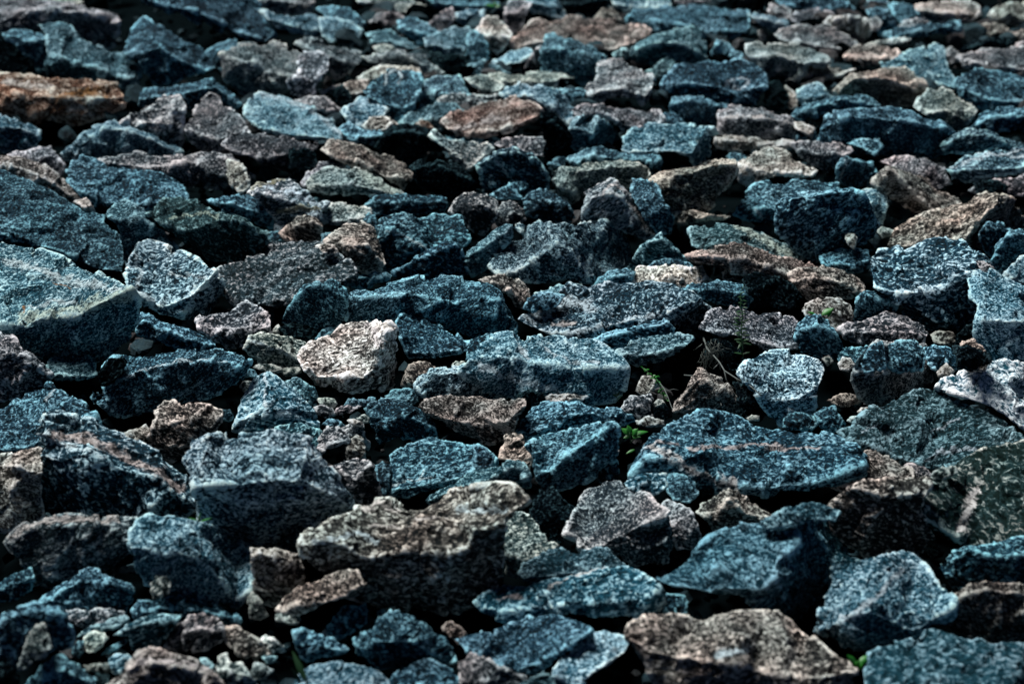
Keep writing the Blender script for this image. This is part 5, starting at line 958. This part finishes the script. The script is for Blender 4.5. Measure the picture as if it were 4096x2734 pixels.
def leaf_bm(base, tip, width, fold=.25, curl=.1, th=.0006):
    bm = bmesh.new(); d = tip - base; L = d.length; dn = d.normalized(); side = dn.cross(Vector((0, -.5, .85))).normalized()
    if side.length < .1: side = Vector((1, 0, 0))
    up = side.cross(dn).normalized(); N = 9; rows = []
    for i in range(N + 1):
        s_ = i / N; w = width * math.sin(math.pi * min(1, s_ ** .8 * .97 + .03)) * .5
        c = base + d * s_ - up * curl * L * (s_ ** 2)
        rows.append([c - side * w + up * w * fold, c, c + side * w + up * w * fold])
    tv = [[bm.verts.new(p_) for p_ in r_] for r_ in rows]; bv = [[bm.verts.new(p_ - up * th) for p_ in r_] for r_ in rows]
    for i in range(N):
        for q in range(2):
            bm.faces.new((tv[i][q], tv[i][q + 1], tv[i + 1][q + 1], tv[i + 1][q])); bm.faces.new((bv[i][q + 1], bv[i][q], bv[i + 1][q], bv[i + 1][q + 1]))
        bm.faces.new((tv[i][0], tv[i + 1][0], bv[i + 1][0], bv[i][0])); bm.faces.new((tv[i + 1][2], tv[i][2], bv[i][2], bv[i + 1][2]))
    return bm
def obj(name, bm, mat, parent, origin):
    me = bpy.data.meshes.new(name)
    for v in bm.verts: v.co -= origin
    bm.to_mesh(me); bm.free(); me.materials.append(mat)
    me.polygons.foreach_set('use_smooth', [True] * len(me.polygons))
    o = bpy.data.objects.new(name, me); scene.collection.objects.link(o)
    if parent: o.parent = parent
    else: o.location = origin
    return o
def thing(name, label, cat, loc):
    o = bpy.data.objects.new(name, None); scene.collection.objects.link(o); o.location = loc; o.empty_display_size = .02
    o['label'] = label; o['category'] = cat; return o
D = SW / 2349.0                                             # overview pixel to survey pixel
def plant(name, label, cat, base, stems, leaves, mat, near=.05, stem_r=.0022):
    """base (u,v); stems: lists of (u,v); leaves: (u0,v0,u1,v1,width px)"""
    p0, t = hit(base[0] * D, base[1] * D); t -= near
    root = thing(name, label, cat, put(base[0] * D, base[1] * D, t)); o_ = root.location.copy(); mpp = t / FPX
    rs = random.Random(int(base[0]))
    for s_ in stems:
        path = [put(u * D, v * D, t - .006 * i) for i, (u, v) in enumerate(s_)]
        obj('stem', tube_mesh(path, stem_r, stem_r * .5), M_stem, root, o_)
    for (u0, v0, u1, v1, w) in leaves:
        a = put(u0 * D, v0 * D, t - .008); b = put(u1 * D, v1 * D, t - .008 - rs.uniform(-.01, .02))
        obj('leaf', leaf_bm(a, b, w * D * mpp, rs.uniform(.15, .4), rs.uniform(-.05, .12)), mat, root, o_)
    return root
plant('broad_leaf_plant', 'bright green broad leaves between grey stones at the top edge', 'plant', (1140, 22),
      [[(1140, 30), (1138, 20), (1136, 12)]], [(1136, 16, 1112, 10, 8), (1136, 16, 1152, 14, 9), (1140, 20, 1165, 24, 9), (1138, 14, 1133, 4, 8)], M_leaf)
plant('round_leaf_plant', 'glossy green rounded leaves in the dark gap left of the great veined slab', 'plant', (1445, 1000),
      [[(1447, 1015), (1446, 1002), (1444, 992)], [(1450, 1012), (1458, 1000), (1470, 992)]],
      [(1446, 996, 1424, 982, 15), (1446, 996, 1440, 974, 15), (1450, 998, 1464, 982, 16), (1452, 996, 1488, 988, 12), (1450, 1000, 1470, 1002, 12), (1444, 1000, 1430, 1004, 9), (1456, 1030, 1436, 1040, 7)], M_leaf, .10)
plant('grass_tuft', 'three pointed green blades behind the blue hooded boulder', 'grass', (455, 1196),
      [[(455, 1197), (456, 1190), (457, 1184)]], [(456, 1194, 462, 1172, 5), (455, 1193, 430, 1187, 4), (458, 1196, 486, 1187, 4), (456, 1190, 449, 1178, 3.5)], M_leaf, .08)
plant('grass_blade_clump', 'two dark green blades at the bottom edge, left of centre', 'grass', (700, 1560),
      [[(704, 1566), (702, 1556), (700, 1545)]], [(702, 1562, 670, 1490, 15), (690, 1566, 668, 1530, 10)], M_weed, .06, .003)
plant('folded_leaf_sprout', 'single folded green leaf on the olive brown stone, right side', 'plant', (1898, 728),
      [[(1890, 736), (1894, 730), (1898, 726)]], [(1885, 722, 1913, 706, 15), (1898, 728, 1912, 704, 8), (1870, 720, 1852, 716, 7)], M_leaf, .07)
plant('blurred_sprout', 'pale green sprout in the gap near the bottom edge, right', 'plant', (1968, 1528),
      [[(1970, 1538), (1968, 1526), (1966, 1516)]], [(1964, 1524, 1944, 1500, 16), (1970, 1522, 1996, 1500, 16), (1968, 1532, 1980, 1522, 14), (1960, 1530, 1972, 1514, 14)], M_leaf, .05, .003)
W = []
for i in range(15):
    v = 672 + i * 8.2; u = 1700 + 4 * math.sin(i * .6)
    sd_ = -1 if i % 2 else 1; L = 9 + i * .9
    W.append((u, v, u + sd_ * L, v - 3 + (i % 3) * 3, 3.2 + i * .22)); W.append((u, v + 3, u - sd_ * L * .7, v - 5 + (i % 2) * 3, 3 + i * .2))
W += [(1704, 812, 1683, 808, 5), (1704, 812, 1722, 806, 5), (1703, 785, 1692, 800, 6), (1700, 740, 1722, 730, 5)]
plant('feathery_weed', 'slim feathery green weed rising in front of the tan speckled rock', 'weed', (1704, 815),
      [[(1704, 818), (1703, 790), (1701, 760), (1703, 725), (1699, 700), (1700, 668), (1706, 655)]], W, M_weed, .12, .0022)
W = []
for i, (u, v) in enumerate([(1476, 845), (1483, 848), (1490, 856), (1497, 864), (1503, 868), (1508, 874), (1512, 882), (1516, 892), (1520, 900), (1514, 896), (1524, 905), (1508, 862), (1528, 915)]):
    W.append((u, v, u + (7 if i % 2 else -7), v - 5 + (i % 3) * 4, 5)); W.append((u, v, u - (5 if i % 2 else -6), v + 4, 5))
plant('leafy_sprig', 'curved sprig of tiny green leaves above the rounded olive tan stone', 'plant', (1522, 918),
      [[(1524, 920), (1520, 900), (1510, 878), (1502, 866), (1490, 856), (1474, 843)]], W, M_leaf, .10, .0018)
plant('crevice_sprig', 'tiny green leaves at the right end of the thin tan crust', 'plant', (1417, 910),
      [[(1420, 922), (1415, 912), (1412, 902)]], [(1415, 910, 1404, 903, 5), (1415, 908, 1422, 898, 5), (1417, 914, 1425, 908, 4)], M_weed, .06, .0015)

def twig(name, label, path, r0, branches, near, mat=M_twig):
    u0, v0 = path[0]; p0, t = hit(u0 * D, v0 * D); p1, t1 = hit(path[-1][0] * D, path[-1][1] * D)
    n = len(path); T = [t - near + (t1 - t) * i / (n - 1) for i in range(n)]
    root = thing(name, label, 'twig', put(u0 * D, v0 * D, T[0])); root['group'] = 'dry twigs among the rocks'; o_ = root.location.copy()
    P_ = [put(u * D, v * D, T[i]) for i, (u, v) in enumerate(path)]
    obj('stalk', tube_mesh(P_, r0 * .7, r0 * .35, 6), mat, root, o_)
    for b in branches:
        k = b[0]; q = [P_[k]] + [put(u * D, v * D, T[k] - .004 * j) for j, (u, v) in enumerate(b[1:])]
        if len(q) > 1: obj('branch', tube_mesh(q, r0 * .6, r0 * .3, 5), mat, root, o_)
twig('dry_twig', 'thin dark twig standing before the pale triangular block', [(1018, 165), (1012, 120), (1006, 90), (1000, 60), (998, 20)], .0022, [], .10, M_soil)
twig('dry_twig', 'crooked bare twig draped beside the speckled dome boulder', [(1614, 775), (1622, 800), (1634, 812), (1650, 830), (1662, 850), (1690, 868), (1715, 880), (1745, 905)], .0042,
     [(2, (1640, 806), (1652, 804), (1660, 800)), (3, (1644, 838), (1636, 846)), (4, (1666, 870), (1676, 885), (1690, 892)), (5, (1700, 890), (1712, 893))], .07)
twig('dry_twig', 'pale bent twig lying along the dark tented rock ridge', [(1570, 860), (1590, 862), (1606, 868), (1625, 888), (1640, 905), (1652, 918), (1655, 930)], .0034, [(3, (1630, 878), (1640, 872)), (4, (1650, 902), (1655, 898))], .05)
twig('dry_twig', 'straight pale twig under the leafy sprig', [(1515, 880), (1524, 892), (1532, 910), (1540, 932), (1546, 945)], .0026, [(1, (1530, 896), (1544, 892), (1556, 894))], .12)
rs = random.Random(4)
t0 = hit(1630 * D, 800 * D)[1] - .08
root = thing('dry_root_tuft', 'tangle of dry pale rootlets hanging in the black pocket below the tan speckled rock', 'roots', put(1625 * D, 770 * D, t0)); o_ = root.location.copy()
for k in range(46):
    u = 1618 + rs.uniform(-12, 38); v = 778 + rs.uniform(0, 40); L = rs.uniform(18, 46); a = rs.uniform(-.9, .9) + math.pi / 2; path = []
    for j in range(5):
        path.append(put(u * D, v * D, t0 + rs.uniform(-.01, .01))); u += math.cos(a) * L / 4; v += math.sin(a) * L / 4; a += rs.uniform(-.5, .5)
    obj('rootlet', tube_mesh(path, .0013, .0006, 4), M_straw, root, o_)
